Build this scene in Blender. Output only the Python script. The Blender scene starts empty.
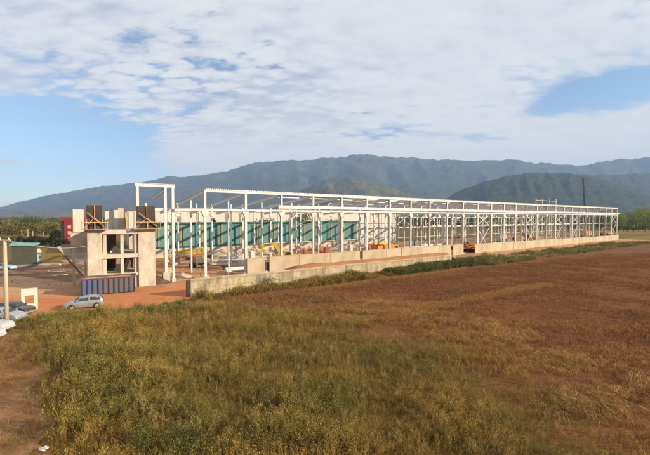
import bpy, math, random
import numpy as np
from mathutils import Vector, Matrix, noise as mnoise

R = random.Random(7)
rng = np.random.default_rng(11)
SC = bpy.context.scene
COL = SC.collection
PI = math.pi

# ------------------------------------------------------------------ camera geometry
F_PX, CX, HY, CAMH = 360.0, 325.0, 218.0, 10.0      # 650 px wide frame
PITCH = math.atan((227.5 - HY) / F_PX)

def pix(px, py, z=0.0):
    """ground point (height z) seen at a place of the 650x455 frame"""
    c, s = math.cos(PITCH), math.sin(PITCH)
    x = (px - CX) / F_PX; u = (227.5 - py) / F_PX
    dy = c + s * u; dz = -s + c * u
    k = (z - CAMH) / dz
    return Vector((x * k, dy * k, z))

def at(px, py, Y):
    return Vector(((px - CX) / F_PX * Y, Y, CAMH + (HY - py) / F_PX * Y))

PHI = math.atan2(0.5729, 0.8196)
D = Vector((math.cos(PHI), math.sin(PHI), 0)); P = Vector((-math.sin(PHI), math.cos(PHI), 0))
O = Vector((-19.58, 58.74, 0))
def FW(s, t, z=0.0): return O + D * s + P * t + Vector((0, 0, z))
def s_at(px, t):
    k = (px - CX) / F_PX
    return (k * (O.y + P.y * t) - O.x - P.x * t) / (D.x - D.y * k)

# ------------------------------------------------------------------ materials
def _mat(name):
    m = bpy.data.materials.new(name); m.use_nodes = True
    nt = m.node_tree; nt.nodes.clear()
    out = nt.nodes.new('ShaderNodeOutputMaterial'); b = nt.nodes.new('ShaderNodeBsdfPrincipled')
    nt.links.new(b.outputs[0], out.inputs[0])
    return m, nt, b, out

def _ramp(nt, src, stops):
    r = nt.nodes.new('ShaderNodeValToRGB'); el = r.color_ramp.elements
    while len(el) < len(stops): el.new(0.5)
    for e, (p, c) in zip(el, stops):
        e.position = p; e.color = (*c, 1) if len(c) == 3 else c
    nt.links.new(src, r.inputs[0]); return r

def _noise(nt, vec, scale, detail=6, rough=0.6, dist=0.0):
    n = nt.nodes.new('ShaderNodeTexNoise'); n.inputs['Scale'].default_value = scale
    n.inputs['Detail'].default_value = detail; n.inputs['Roughness'].default_value = rough
    n.inputs['Distortion'].default_value = dist
    if vec is not None: nt.links.new(vec, n.inputs['Vector'])
    return n

def _map(nt, scale=(1, 1, 1), kind='Object'):
    tc = nt.nodes.new('ShaderNodeTexCoord'); mp = nt.nodes.new('ShaderNodeMapping')
    mp.inputs['Scale'].default_value = scale
    nt.links.new(tc.outputs[kind], mp.inputs['Vector']); return mp.outputs[0]

def _mix(nt, fac, a, b, mode='MIX'):
    m = nt.nodes.new('ShaderNodeMix'); m.data_type = 'RGBA'; m.blend_type = mode
    for s, v in ((m.inputs[0], fac), (m.inputs[6], a), (m.inputs[7], b)):
        if hasattr(v, 'links') or hasattr(v, 'is_linked'): nt.links.new(v, s)
        elif isinstance(v, (int, float)): s.default_value = v
        else: s.default_value = (*v, 1)
    return m.outputs[2]

def mk(name, col, rough=0.7, var=0.18, scale=1.5, stretch=(1, 1, 1), metal=0.0, dirt=None, dirt_amt=0.4, dirt_scale=0.5, bump=0.0, spec=0.4, coat=0.0):
    m, nt, b, out = _mat(name)
    v = _map(nt, stretch)
    n = _noise(nt, v, scale)
    lo = tuple(max(0, c * (1 - var)) for c in col); hi = tuple(min(1, c * (1 + var)) for c in col)
    c = _ramp(nt, n.outputs[0], [(0.3, lo), (0.7, hi)]).outputs[0]
    if dirt is not None:
        n2 = _noise(nt, v, dirt_scale, 8, 0.7)
        f = _ramp(nt, n2.outputs[0], [(0.5 - 0.12, (0, 0, 0)), (0.5 + 0.2, (dirt_amt,) * 3)]).outputs[0]
        c = _mix(nt, f, c, dirt)
    nt.links.new(c, b.inputs['Base Color'])
    b.inputs['Roughness'].default_value = rough; b.inputs['Metallic'].default_value = metal
    b.inputs['Specular IOR Level'].default_value = spec
    b.inputs['Coat Weight'].default_value = coat
    if bump:
        bp = nt.nodes.new('ShaderNodeBump'); bp.inputs['Strength'].default_value = 0.6; bp.inputs['Distance'].default_value = bump
        nt.links.new(n.outputs[0], bp.inputs['Height']); nt.links.new(bp.outputs[0], b.inputs['Normal'])
    return m

M = {}
M['steel'] = mk('painted_steel', (0.62, 0.61, 0.58), 0.5, 0.08, 0.8, dirt=(0.36, 0.27, 0.2), dirt_amt=0.3, dirt_scale=0.9)
M['deck'] = mk('galvanised_deck', (0.55, 0.55, 0.55), 0.45, 0.1, 2.0, metal=0.2)
M['gutter'] = mk('white_gutter', (0.66, 0.64, 0.6), 0.5, 0.06, 1.0)
M['girder'] = mk('grey_girder', (0.58, 0.57, 0.55), 0.55, 0.08, 1.0)
M['pier'] = mk('fresh_concrete', (0.54, 0.475, 0.375), 0.85, 0.2, 1.4, stretch=(1, 1, .4), dirt=(0.22, 0.185, 0.15), dirt_amt=0.75, dirt_scale=0.8, bump=0.02)
M['slab'] = mk('slab_concrete', (0.52, 0.46, 0.37), 0.85, 0.15, 1.3, dirt=(0.24, 0.2, 0.16), dirt_amt=0.45, bump=0.01)
M['panel'] = mk('panel_concrete', (0.5, 0.42, 0.285), 0.85, 0.16, 1.1, stretch=(1, 1, 0.45), dirt=(0.2, 0.15, 0.095), dirt_amt=0.7, dirt_scale=0.55, bump=0.01)
M['timber'] = mk('pale_timber', (0.45, 0.3, 0.16), 0.8, 0.2, 3.0)
M['plywood'] = mk('brown_formply', (0.045, 0.028, 0.021), 0.55, 0.35, 1.2, stretch=(3, 3, 0.6))
M['hall_white'] = mk('cream_wall', (0.5, 0.475, 0.41), 0.7, 0.05, 0.6, stretch=(1, 1, 0.3), dirt=(0.5, 0.43, 0.33), dirt_amt=0.25, dirt_scale=0.3)
M['plinth'] = mk('plinth_render', (0.5, 0.43, 0.33), 0.85, 0.15, 0.8, dirt=(0.3, 0.2, 0.13), dirt_amt=0.6)
M['dark_glass'] = mk('dark_glass', (0.03, 0.045, 0.05), 0.12, 0.2, 1.0, spec=0.6)
M['deep_teal'] = mk('dark_teal_strip', (0.015, 0.1, 0.1), 0.3, 0.3, 0.8)
M['pilaster'] = mk('tan_pilaster', (0.25, 0.2, 0.12), 0.8, 0.2, 1.0)
M['roof'] = mk('grey_roof', (0.4, 0.39, 0.37), 0.6, 0.08, 0.5)
M['red'] = mk('red_sheet', (0.28, 0.028, 0.024), 0.55, 0.15, 0.8)
M['dark'] = mk('dark_metal', (0.03, 0.03, 0.032), 0.6, 0.2, 2.0)
M['olive'] = mk('olive_render', (0.05, 0.053, 0.034), 0.85, 0.12, 1.0, dirt=(0.07, 0.07, 0.05), dirt_amt=0.5)
M['teal_roof'] = mk('teal_sheet_roof', (0.12, 0.33, 0.31), 0.5, 0.1, 1.0)
M['yellow'] = mk('yellow_paint', (0.68, 0.42, 0.03), 0.4, 0.1, 2.0, dirt=(0.3, 0.15, 0.05), dirt_amt=0.4)
M['orange'] = mk('orange_paint', (0.62, 0.21, 0.03), 0.4, 0.1, 2.0, dirt=(0.25, 0.1, 0.04), dirt_amt=0.5)
M['rubber'] = mk('black_rubber', (0.018, 0.017, 0.016), 0.85, 0.2, 3.0)
M['rim'] = mk('alloy_rim', (0.45, 0.45, 0.46), 0.35, 0.08, 3.0, metal=0.6)
M['grey_plate'] = mk('grey_plate', (0.2, 0.2, 0.2), 0.5, 0.15, 2.0)
M['car_silver'] = mk('silver_car_paint', (0.3, 0.31, 0.32), 0.3, 0.03, 1.0, metal=0.35, coat=0.5)
M['car_grey'] = mk('bluish_grey_car_paint', (0.33, 0.36, 0.4), 0.3, 0.03, 1.0, metal=0.35, coat=0.5)
M['car_dark'] = mk('dark_car_paint', (0.035, 0.03, 0.028), 0.25, 0.05, 1.0, coat=0.6)
M['car_white'] = mk('white_car_paint', (0.38, 0.39, 0.4), 0.3, 0.02, 1.0, coat=0.5)
M['car_blue'] = mk('pale_blue_car_paint', (0.36, 0.44, 0.52), 0.3, 0.02, 1.0, coat=0.5)
M['lamp'] = mk('lamp_glass', (0.75, 0.75, 0.72), 0.1, 0.02, 1.0, spec=0.8)
M['tail'] = mk('tail_lamp_red', (0.35, 0.02, 0.02), 0.2, 0.05, 1.0)
M['pole'] = mk('pole_concrete', (0.46, 0.38, 0.28), 0.85, 0.1, 2.0, dirt=(0.33, 0.25, 0.17), dirt_amt=0.4)
M['wire'] = mk('grey_wire', (0.4, 0.4, 0.4), 0.6, 0.05)
M['bark'] = mk('bark', (0.1, 0.075, 0.05), 0.9, 0.3, 3.0)
M['soil_dark'] = mk('dark_soil', (0.09, 0.06, 0.042), 0.95, 0.3, 1.5, bump=0.08)
M['soil_red'] = mk('red_soil', (0.3, 0.105, 0.05), 0.95, 0.3, 0.8, bump=0.08)
M['sand'] = mk('pale_sand', (0.45, 0.35, 0.24), 0.95, 0.2, 0.8, bump=0.08)
M['rebar'] = mk('rusty_rebar', (0.16, 0.08, 0.045), 0.8, 0.3, 3.0)
M['precast'] = mk('white_precast', (0.6, 0.55, 0.46), 0.8, 0.06, 1.5, dirt=(0.5, 0.42, 0.3), dirt_amt=0.3)
M['stone'] = mk('dusty_stone', (0.3, 0.2, 0.13), 0.95, 0.3, 1.0)
M['litter'] = mk('white_plastic', (0.7, 0.7, 0.7), 0.6, 0.05)

def m_teal():
    m, nt, b, out = _mat('teal_corrugated_cladding')
    v = _map(nt)
    w = nt.nodes.new('ShaderNodeTexWave'); w.inputs['Scale'].default_value = 1.6; w.bands_direction = 'X'
    nt.links.new(v, w.inputs[0])
    n = _noise(nt, v, 0.35, 4)
    c = _ramp(nt, n.outputs[0], [(0.3, (0.05, 0.165, 0.155)), (0.7, (0.085, 0.22, 0.205))]).outputs[0]
    nt.links.new(c, b.inputs['Base Color'])
    bp = nt.nodes.new('ShaderNodeBump'); bp.inputs['Strength'].default_value = 0.5; bp.inputs['Distance'].default_value = 0.05
    nt.links.new(w.outputs[1], bp.inputs['Height']); nt.links.new(bp.outputs[0], b.inputs['Normal'])
    b.inputs['Roughness'].default_value = 0.5
    return m
M['teal'] = m_teal()

def m_skip():
    m, nt, b, out = _mat('blue_grey_rusty_steel')
    v = _map(nt)
    sx = nt.nodes.new('ShaderNodeSeparateXYZ'); nt.links.new(v, sx.inputs[0])
    g = nt.nodes.new('ShaderNodeMapRange'); g.inputs[1].default_value = 1.2; g.inputs[2].default_value = 3.2
    nt.links.new(sx.outputs[0], g.inputs[0])
    c = _mix(nt, g.outputs[0], (0.055, 0.1, 0.22), (0.1, 0.1, 0.115))
    n = _noise(nt, v, 1.3, 8, 0.7)
    f = _ramp(nt, n.outputs[0], [(0.45, (0, 0, 0)), (0.72, (0.75,) * 3)]).outputs[0]
    c = _mix(nt, f, c, (0.2, 0.1, 0.055))
    nt.links.new(c, b.inputs['Base Color']); b.inputs['Roughness'].default_value = 0.6
    return m
M['skip'] = m_skip()

def m_block_wall():
    m, nt, b, out = _mat('stained_block_wall')
    tc = nt.nodes.new('ShaderNodeTexCoord'); sx = nt.nodes.new('ShaderNodeSeparateXYZ'); cb = nt.nodes.new('ShaderNodeCombineXYZ')
    nt.links.new(tc.outputs['Object'], sx.inputs[0])
    nt.links.new(sx.outputs[0], cb.inputs[0]); nt.links.new(sx.outputs[2], cb.inputs[1])
    br = nt.nodes.new('ShaderNodeTexBrick'); br.inputs['Scale'].default_value = 1.0
    br.inputs['Brick Width'].default_value = 2.4; br.inputs['Row Height'].default_value = 0.95
    br.inputs['Mortar Size'].default_value = 0.03; br.inputs['Mortar Smooth'].default_value = 0.4
    br.inputs['Color1'].default_value = (0.48, 0.39, 0.25, 1); br.inputs['Color2'].default_value = (0.38, 0.3, 0.19, 1)
    br.inputs['Mortar'].default_value = (0.2, 0.16, 0.11, 1)
    nt.links.new(cb.outputs[0], br.inputs['Vector'])
    n = _noise(nt, _map(nt, (1, 1, 0.3)), 0.9, 8, 0.75)
    f = _ramp(nt, n.outputs[0], [(0.42, (0, 0, 0)), (0.62, (0.85,) * 3)]).outputs[0]
    c = _mix(nt, f, br.outputs[0], (0.15, 0.115, 0.07))
    nt.links.new(c, b.inputs['Base Color']); b.inputs['Roughness'].default_value = 0.9
    return m
M['block_wall'] = m_block_wall()

def m_ground(name, stops, scale, fine=6.0, bump=0.06, patch=None, patch_scale=0.05, fine_amt=0.5, stretch=(1, 1, 1), rot=0.0):
    """earth: large patches, mid noise, fine grain"""
    m, nt, b, out = _mat(name)
    tc = nt.nodes.new('ShaderNodeTexCoord'); mp = nt.nodes.new('ShaderNodeMapping')
    mp.inputs['Scale'].default_value = stretch; mp.inputs['Rotation'].default_value = (0, 0, rot)
    nt.links.new(tc.outputs['Object'], mp.inputs[0]); v = mp.outputs[0]
    n = _noise(nt, v, scale, 9, 0.65, 0.4)
    c = _ramp(nt, n.outputs[0], stops).outputs[0]
    if patch:
        n3 = _noise(nt, v, patch_scale, 6, 0.6, 0.6)
        f = _ramp(nt, n3.outputs[0], [(0.46, (0, 0, 0)), (0.64, (0.8,) * 3)]).outputs[0]
        c = _mix(nt, f, c, patch)
    n2 = _noise(nt, v, fine, 8, 0.75)
    g = _ramp(nt, n2.outputs[0], [(0.3, (1 - fine_amt,) * 3), (0.7, (1 + fine_amt * 0.6,) * 3)]).outputs[0]
    c = _mix(nt, 1.0, c, g, 'MULTIPLY')
    nt.links.new(c, b.inputs['Base Color']); b.inputs['Roughness'].default_value = 1.0
    b.inputs['Specular IOR Level'].default_value = 0.1
    bp = nt.nodes.new('ShaderNodeBump'); bp.inputs['Strength'].default_value = 0.8; bp.inputs['Distance'].default_value = bump
    nt.links.new(n2.outputs[0], bp.inputs['Height']); nt.links.new(bp.outputs[0], b.inputs['Normal'])
    return m

M['far_ground'] = m_ground('farmland', [(0.3, (0.13, 0.1, 0.035)), (0.5, (0.17, 0.12, 0.045)), (0.7, (0.09, 0.1, 0.03))], 0.02, 2.0, 0.1, patch=(0.06, 0.075, 0.025), patch_scale=0.006)
M['site'] = m_ground('trodden_earth', [(0.3, (0.42, 0.2, 0.095)), (0.5, (0.5, 0.28, 0.145)), (0.72, (0.54, 0.35, 0.21))], 0.12, 2.5, 0.06, patch=(0.32, 0.125, 0.055), patch_scale=0.05, fine_amt=0.3)
M['road'] = m_ground('orange_dirt', [(0.3, (0.42, 0.15, 0.06)), (0.55, (0.5, 0.205, 0.09)), (0.75, (0.52, 0.29, 0.16))], 0.35, 3.0, 0.05, fine_amt=0.25, stretch=(0.25, 1.2, 1), rot=-0.45)
M['shaded_brown_yard'] = m_ground('shaded_brown_yard', [(0.3, (0.17, 0.1, 0.06)), (0.55, (0.25, 0.15, 0.09)), (0.75, (0.33, 0.2, 0.12))], 0.2, 2.5, 0.08, fine_amt=0.4, stretch=(0.4, 1, 1))  # brown earth with some cast shade mixed into its tone
M['field'] = m_ground('reddish_stubble', [(0.32, (0.13, 0.055, 0.02)), (0.5, (0.175, 0.076, 0.028)), (0.7, (0.205, 0.098, 0.038))], 0.3, 5.0, 0.15, patch=(0.19, 0.09, 0.032), patch_scale=0.045, fine_amt=0.5, stretch=(0.6, 1.1, 1), rot=0.25)
M['weed_soil'] = m_ground('weedy_soil', [(0.3, (0.12, 0.08, 0.02)), (0.5, (0.15, 0.095, 0.025)), (0.7, (0.19, 0.1, 0.03))], 0.6, 5.0, 0.1, fine_amt=0.5)
M['bare_soil'] = m_ground('bare_orange_soil', [(0.3, (0.2, 0.1, 0.045)), (0.5, (0.29, 0.15, 0.07)), (0.72, (0.35, 0.19, 0.09))], 0.5, 4.0, 0.08, patch=(0.15, 0.095, 0.035), patch_scale=0.3, fine_amt=0.4)
M['yellow_grass'] = m_ground('yellow_meadow', [(0.3, (0.2, 0.12, 0.02)), (0.6, (0.25, 0.17, 0.04)), (0.75, (0.12, 0.12, 0.03))], 0.15, 3.0, 0.1, fine_amt=0.4)
M['bank'] = m_ground('orange_fill', [(0.3, (0.3, 0.13, 0.055)), (0.6, (0.38, 0.18, 0.085)), (0.8, (0.4, 0.25, 0.14))], 0.4, 2.5, 0.06, fine_amt=0.3)

def m_leaf(name, trans=0.25, rough=0.7):
    m, nt, b, out = _mat(name)
    a = nt.nodes.new('ShaderNodeAttribute'); a.attribute_name = 'Col'
    nt.links.new(a.outputs[0], b.inputs['Base Color']); b.inputs['Roughness'].default_value = rough
    b.inputs['Specular IOR Level'].default_value = 0.25
    t = nt.nodes.new('ShaderNodeBsdfTranslucent'); nt.links.new(a.outputs[0], t.inputs[0])
    mx = nt.nodes.new('ShaderNodeMixShader'); mx.inputs[0].default_value = trans
    nt.links.new(b.outputs[0], mx.inputs[1]); nt.links.new(t.outputs[0], mx.inputs[2]); nt.links.new(mx.outputs[0], out.inputs[0])
    return m
M['leaf'] = m_leaf('foliage')

def m_forest(name, stops, scale, patch=None):
    m, nt, b, out = _mat(name)
    tc = nt.nodes.new('ShaderNodeTexCoord')
    n = _noise(nt, tc.outputs['Object'], scale, 10, 0.7, 0.3)
    c = _ramp(nt, n.outputs[0], stops).outputs[0]
    if patch:
        n3 = _noise(nt, tc.outputs['Object'], scale * 0.35, 6, 0.6)
        f = _ramp(nt, n3.outputs[0], [(0.52, (0, 0, 0)), (0.66, (0.8,) * 3)]).outputs[0]
        c = _mix(nt, f, c, patch)
    nt.links.new(c, b.inputs['Base Color']); b.inputs['Roughness'].default_value = 1.0; b.inputs['Specular IOR Level'].default_value = 0.05
    bp = nt.nodes.new('ShaderNodeBump'); bp.inputs['Strength'].default_value = 1.0; bp.inputs['Distance'].default_value = 14.0
    n2 = _noise(nt, tc.outputs['Object'], scale * 4, 8, 0.7)
    nt.links.new(n2.outputs[0], bp.inputs['Height']); nt.links.new(bp.outputs[0], b.inputs['Normal'])
    return m
M['forest'] = m_forest('wooded_mountain', [(0.4, (0.012, 0.02, 0.011)), (0.52, (0.035, 0.05, 0.024)), (0.64, (0.06, 0.062, 0.032))], 0.0065, (0.065, 0.064, 0.032))
M['forest_mid'] = m_forest('wooded_hill', [(0.4, (0.012, 0.022, 0.009)), (0.52, (0.034, 0.05, 0.018)), (0.64, (0.062, 0.07, 0.028))], 0.016, (0.045, 0.055, 0.022))
M['forest_tan'] = m_forest('scrubby_hill', [(0.35, (0.04, 0.05, 0.02)), (0.5, (0.09, 0.085, 0.035)), (0.7, (0.16, 0.125, 0.055))], 0.008)

def m_net():
    m, nt, b, out = _mat('shade_net')
    b.inputs['Base Color'].default_value = (0.5, 0.49, 0.47, 1); b.inputs['Roughness'].default_value = 0.8
    n = _noise(nt, _map(nt), 1.2, 4)
    f = _ramp(nt, n.outputs[0], [(0.3, (0.3,) * 3), (0.7, (0.65,) * 3)]).outputs[0]
    t = nt.nodes.new('ShaderNodeBsdfTransparent'); mx = nt.nodes.new('ShaderNodeMixShader')
    nt.links.new(f, mx.inputs[0]); nt.links.new(t.outputs[0], mx.inputs[1]); nt.links.new(b.outputs[0], mx.inputs[2])
    nt.links.new(mx.outputs[0], out.inputs[0]); return m
M['net'] = m_net()

# ------------------------------------------------------------------ builders
class MB:
    def __init__(self): self.v = []; self.f = []
    def add(self, vs, fs):
        n = len(self.v); self.v += [tuple(v) for v in vs]; self.f += [tuple(i + n for i in f) for f in fs]; return self
    def box(self, x0, x1, y0, y1, z0, z1):
        vs = [(x, y, z) for z in (z0, z1) for y in (y0, y1) for x in (x0, x1)]
        return self.add(vs, [(0, 2, 3, 1), (4, 5, 7, 6), (0, 1, 5, 4), (2, 6, 7, 3), (0, 4, 6, 2), (1, 3, 7, 5)])
    def beam(self, p, q, w, h=None, up=(0, 0, 1), w1=None, h1=None):
        p, q = Vector(p), Vector(q); h = w if h is None else h; w1 = w if w1 is None else w1; h1 = h if h1 is None else h1
        d = (q - p).normalized(); u = Vector(up)
        if abs(d.dot(u)) > 0.98: u = Vector((1, 0, 0))
        s = d.cross(u).normalized(); u = s.cross(d)
        vs = []
        for c, a, b in ((p, w / 2, h / 2), (q, w1 / 2, h1 / 2)):
            vs += [c - s * a - u * b, c + s * a - u * b, c + s * a + u * b, c - s * a + u * b]
        return self.add(vs, [(3, 2, 1, 0), (4, 5, 6, 7), (0, 1, 5, 4), (1, 2, 6, 5), (2, 3, 7, 6), (3, 0, 4, 7)])
    def tube(self, p, q, r0, r1=None, n=8, cap=True):
        p, q = Vector(p), Vector(q); r1 = r0 if r1 is None else r1
        d = (q - p).normalized(); u = Vector((0, 0, 1))
        if abs(d.dot(u)) > 0.98: u = Vector((1, 0, 0))
        s = d.cross(u).normalized(); u = s.cross(d)
        vs = [c + (s * math.cos(2 * PI * i / n) + u * math.sin(2 * PI * i / n)) * r for c, r in ((p, r0), (q, r1)) for i in range(n)]
        fs = [(i, (i + 1) % n, n + (i + 1) % n, n + i) for i in range(n)]
        if cap: fs += [tuple(range(n - 1, -1, -1)), tuple(range(n, 2 * n))]
        return self.add(vs, fs)
    def path(self, pts, r, n=6):
        for a, b in zip(pts[:-1], pts[1:]): self.tube(a, b, r, r, n)
        return self
    def prism(self, outline, axis, a, b):
        """outline (2-D) extruded along axis 'x','y','z' from a to b"""
        def mkp(u, v, w): return {'x': (w, u, v), 'y': (u, w, v), 'z': (u, v, w)}[axis]
        n = len(outline)
        vs = [mkp(u, v, w) for w in (a, b) for u, v in outline]
        fs = [(i, (i + 1) % n, n + (i + 1) % n, n + i) for i in range(n)] + [tuple(range(n - 1, -1, -1)), tuple(range(n, 2 * n))]
        return self.add(vs, fs)
    def hsec(self, x, y, z0, z1, w, d):
        """H-section upright: two flanges across x, web along y"""
        t = 0.05
        self.add(*_ext([(x - w/2, y - d/2), (x + w/2, y - d/2), (x + w/2, y - d/2 + t), (x + t/2, y - d/2 + t), (x + t/2, y + d/2 - t), (x + w/2, y + d/2 - t),
                        (x + w/2, y + d/2), (x - w/2, y + d/2), (x - w/2, y + d/2 - t), (x - t/2, y + d/2 - t), (x - t/2, y - d/2 + t), (x - w/2, y - d/2 + t)], z0, z1))
        return self
    def build(self, name, mat, parent=None, smooth=False):
        me = bpy.data.meshes.new(name); me.from_pydata(self.v, [], self.f); me.update()
        import bmesh
        bm = bmesh.new(); bm.from_mesh(me); bmesh.ops.recalc_face_normals(bm, faces=bm.faces); bm.to_mesh(me); bm.free()
        me.materials.append(M[mat] if isinstance(mat, str) else mat)
        if smooth: me.polygons.foreach_set('use_smooth', [True] * len(me.polygons))
        o = bpy.data.objects.new(name, me); COL.objects.link(o)
        if parent is not None: o.parent = parent
        return o

def _ext(outline, z0, z1):
    n = len(outline)
    vs = [(x, y, z) for z in (z0, z1) for x, y in outline]
    return vs, [(i, (i + 1) % n, n + (i + 1) % n, n + i) for i in range(n)] + [tuple(range(n - 1, -1, -1)), tuple(range(n, 2 * n))]

def tag(o, label, cat, group=None):
    o['label'] = label; o['category'] = cat; o['kind'] = 'thing'
    if group: o['group'] = group
    return o
def thing(name, label, cat, loc, rz=0.0, group=None):
    o = bpy.data.objects.new(name, None); o.empty_display_size = 0.3; COL.objects.link(o)
    o.location = loc; o.rotation_euler = (0, 0, rz)
    return tag(o, label, cat, group)
def kind(o, k): o['kind'] = k; return o
def copy_tree(o, parent=None):
    c = o.copy(); COL.objects.link(c); c.parent = parent
    for ch in list(o.children): copy_tree(ch, c)
    return c
ORD = ['first', 'second', 'third', 'fourth', 'fifth', 'sixth', 'seventh', 'eighth', 'ninth', 'tenth', 'eleventh', 'twelfth', 'thirteenth', 'fourteenth',
       'fifteenth', 'sixteenth', 'seventeenth', 'eighteenth', 'nineteenth', 'twentieth']

# ------------------------------------------------------------------ ground sheets
import bmesh
from mathutils.geometry import delaunay_2d_cdt
def sheet(name, pts, z, mat, warp=0.0, step=2.0):
    """flat sheet with a wandering outline"""
    out = []
    n = len(pts)
    for i in range(n):
        a, b = Vector(pts[i]), Vector(pts[(i + 1) % n])
        k = max(1, min(160, int((b - a).length / step)))
        for j in range(k):
            q = a.lerp(b, j / k)
            if warp:
                q = q + Vector((mnoise.noise((q.x * 0.3, q.y * 0.3, 3.1)), mnoise.noise((q.x * 0.3, q.y * 0.3, 9.7)), 0)) * warp
                q = q + Vector((mnoise.noise((q.x * 1.1, q.y * 1.1, 1.1)), mnoise.noise((q.x * 1.1, q.y * 1.1, 5.7)), 0)) * warp * 0.5
            out.append((q.x, q.y, z))
    r = delaunay_2d_cdt([Vector((q[0], q[1])) for q in out], [], [list(range(len(out)))], 1, 1e-4)
    me = bpy.data.meshes.new(name); me.from_pydata([(q.x, q.y, z) for q in r[0]], [], [tuple(f) for f in r[2]]); me.update()
    bm = bmesh.new(); bm.from_mesh(me); bm.normal_update()
    for fc in bm.faces:
        if fc.normal.z < 0: fc.normal_flip()
    bm.to_mesh(me); bm.free(); me.materials.append(M[mat])
    o = bpy.data.objects.new(name, me); COL.objects.link(o); return kind(o, 'structure')

WT = -12.2                                                     # the low wall's line in front of the frame
W0 = s_at(190, WT)
sheet('ground', [(-9000, -300, 0), (9000, -300, 0), (9000, 7000, 0), (-9000, 7000, 0)], -0.004, 'far_ground', 0, 500)
sheet('site_ground', [pix(-160, 300), pix(-20, 272), pix(60, 268), FW(-24, 20), FW(-24, 47), FW(190, 47), FW(196, 30), FW(196, WT + .2), FW(W0, WT + .2), pix(180, 300), pix(60, 314), pix(-120, 325)], 0.008, 'site', 1.0)
sheet('field', [FW(W0 - 1, WT), FW(120, WT - .2), FW(198, WT - 1), FW(420, -18), (420, 60, 0), (200, -20, 0), (-30, -20, 0), pix(-40, 470), pix(60, 330), pix(130, 312), pix(180, 304)], 0.006, 'field', 0.6)
sheet('weed_patch', [pix(20, 322), pix(60, 316), pix(130, 310), pix(186, 300), pix(240, 300), pix(280, 312), pix(340, 330), pix(420, 350), pix(480, 380), pix(530, 430), pix(600, 475), (12, -5, 0), (-12, -5, 0), pix(90, 470), pix(70, 420), pix(40, 360)], 0.011, 'weed_soil', 2.6, 1.0)
sheet('bare_soil', [pix(-60, 340), pix(20, 336), pix(45, 362), pix(66, 415), pix(95, 465), (-12, -3, 0), (-30, -3, 0), (-60, 20, 0)], 0.018, 'bare_soil', 2.0, 1.0)
sheet('dirt_road', [pix(-120, 302), pix(36, 296), pix(82, 296), pix(140, 291), pix(186, 284), FW(-3, 2), FW(3, -4), pix(189, 299), pix(150, 306), pix(100, 313), pix(60, 316), pix(30, 319), pix(-120, 330)], 0.015, 'road', 0.5)
sheet('shaded_brown_yard', [pix(-60, 279), pix(20, 276), pix(70, 282), pix(84, 277), pix(84, 264), pix(40, 264), pix(-50, 266)], 0.021, 'shaded_brown_yard', 0.8)  # earth sheet darkened in colour where the concrete block's shadow falls
sheet('meadow', [pix(38, 263), pix(62, 262.5), pix(66, 247), pix(40, 246), pix(30, 255)], 0.014, 'yellow_grass', 0.6)
sheet('grass_strip', [FW(200, -14), FW(430, -14), FW(430, 2), FW(200, 2)], 0.013, 'yellow_grass', 1.0)
sheet('hay_field', [(170, 215, 0), (420, 330, 0), (420, 370, 0), (90, 230, 0), (120, 205, 0)], 0.012, 'yellow_grass', 2.0, 5)

# ------------------------------------------------------------------ mountains
def ridge(name, outline, Y0, Y1, Y2, mat, gully=0.2, freq=0.03, seed=0.0, base=0.0, step=1.5):
    xs = [p[0] for p in outline]; ys = [p[1] for p in outline]
    px = np.arange(xs[0], xs[-1] + 0.01, step); py = np.interp(px, xs, ys)
    k = np.ones(5) / 5; pad = np.pad(py, 2, mode='edge'); py = np.convolve(pad, k, 'valid') + np.array([1.3 * mnoise.noise((a * .055, seed, 0)) + .6 * mnoise.noise((a * .13, seed, 0)) + .3 * mnoise.noise((a * .35, seed, 3)) for a in px])
    NU = 46; vs = []; fs = []
    for j in range(NU):
        u = j / (NU - 1)
        Y = Y0 + (Y1 - Y0) * u / 0.72 if u < 0.72 else Y1 + (Y2 - Y1) * (u - 0.72) / 0.28
        w = min(1, u / 0.72)
        prof = (w * w * (3 - 2 * w)) * 0.45 + w ** 1.25 * 0.55 if u <= 0.72 else max(0, 1 - ((u - 0.72) / 0.28) ** 1.5)
        for a, b in zip(px, py):
            H = CAMH + (HY - b) / F_PX * Y1
            H = max(H, base)
            q = (a * freq + 0.5 * mnoise.noise((a * .02, w * 2, seed)), w * 3.2 + a * freq * .55 + seed, seed)
            g = 1 - abs(mnoise.noise(q)) * 2
            g2 = 1 - abs(mnoise.noise((a * freq * 2.3 - w * 3, w * 8.0 + seed, seed + 4))) * 2
            n3 = mnoise.noise((a * freq * 7, w * 26, seed + 8))
            env = math.sin(min(1, w) * PI) ** 0.7 if u <= 0.72 else 0.0
            z = H * prof * (1 + gully * env * (g - 0.4) + gully * 0.4 * env * (g2 - 0.4)) + H * 0.022 * n3 * prof
            X = (a - CX) / F_PX * Y * (1 + 0.02 * mnoise.noise((a * 0.02, u * 3, seed)))
            vs.append((X, Y, z - 1.0))
    n = len(px)
    fs = [(j * n + i, j * n + i + 1, (j + 1) * n + i + 1, (j + 1) * n + i) for j in range(NU - 1) for i in range(n - 1)]
    mb = MB(); mb.v = vs; mb.f = fs
    o = mb.build(name, mat, None, True); return kind(o, 'structure')

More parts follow.
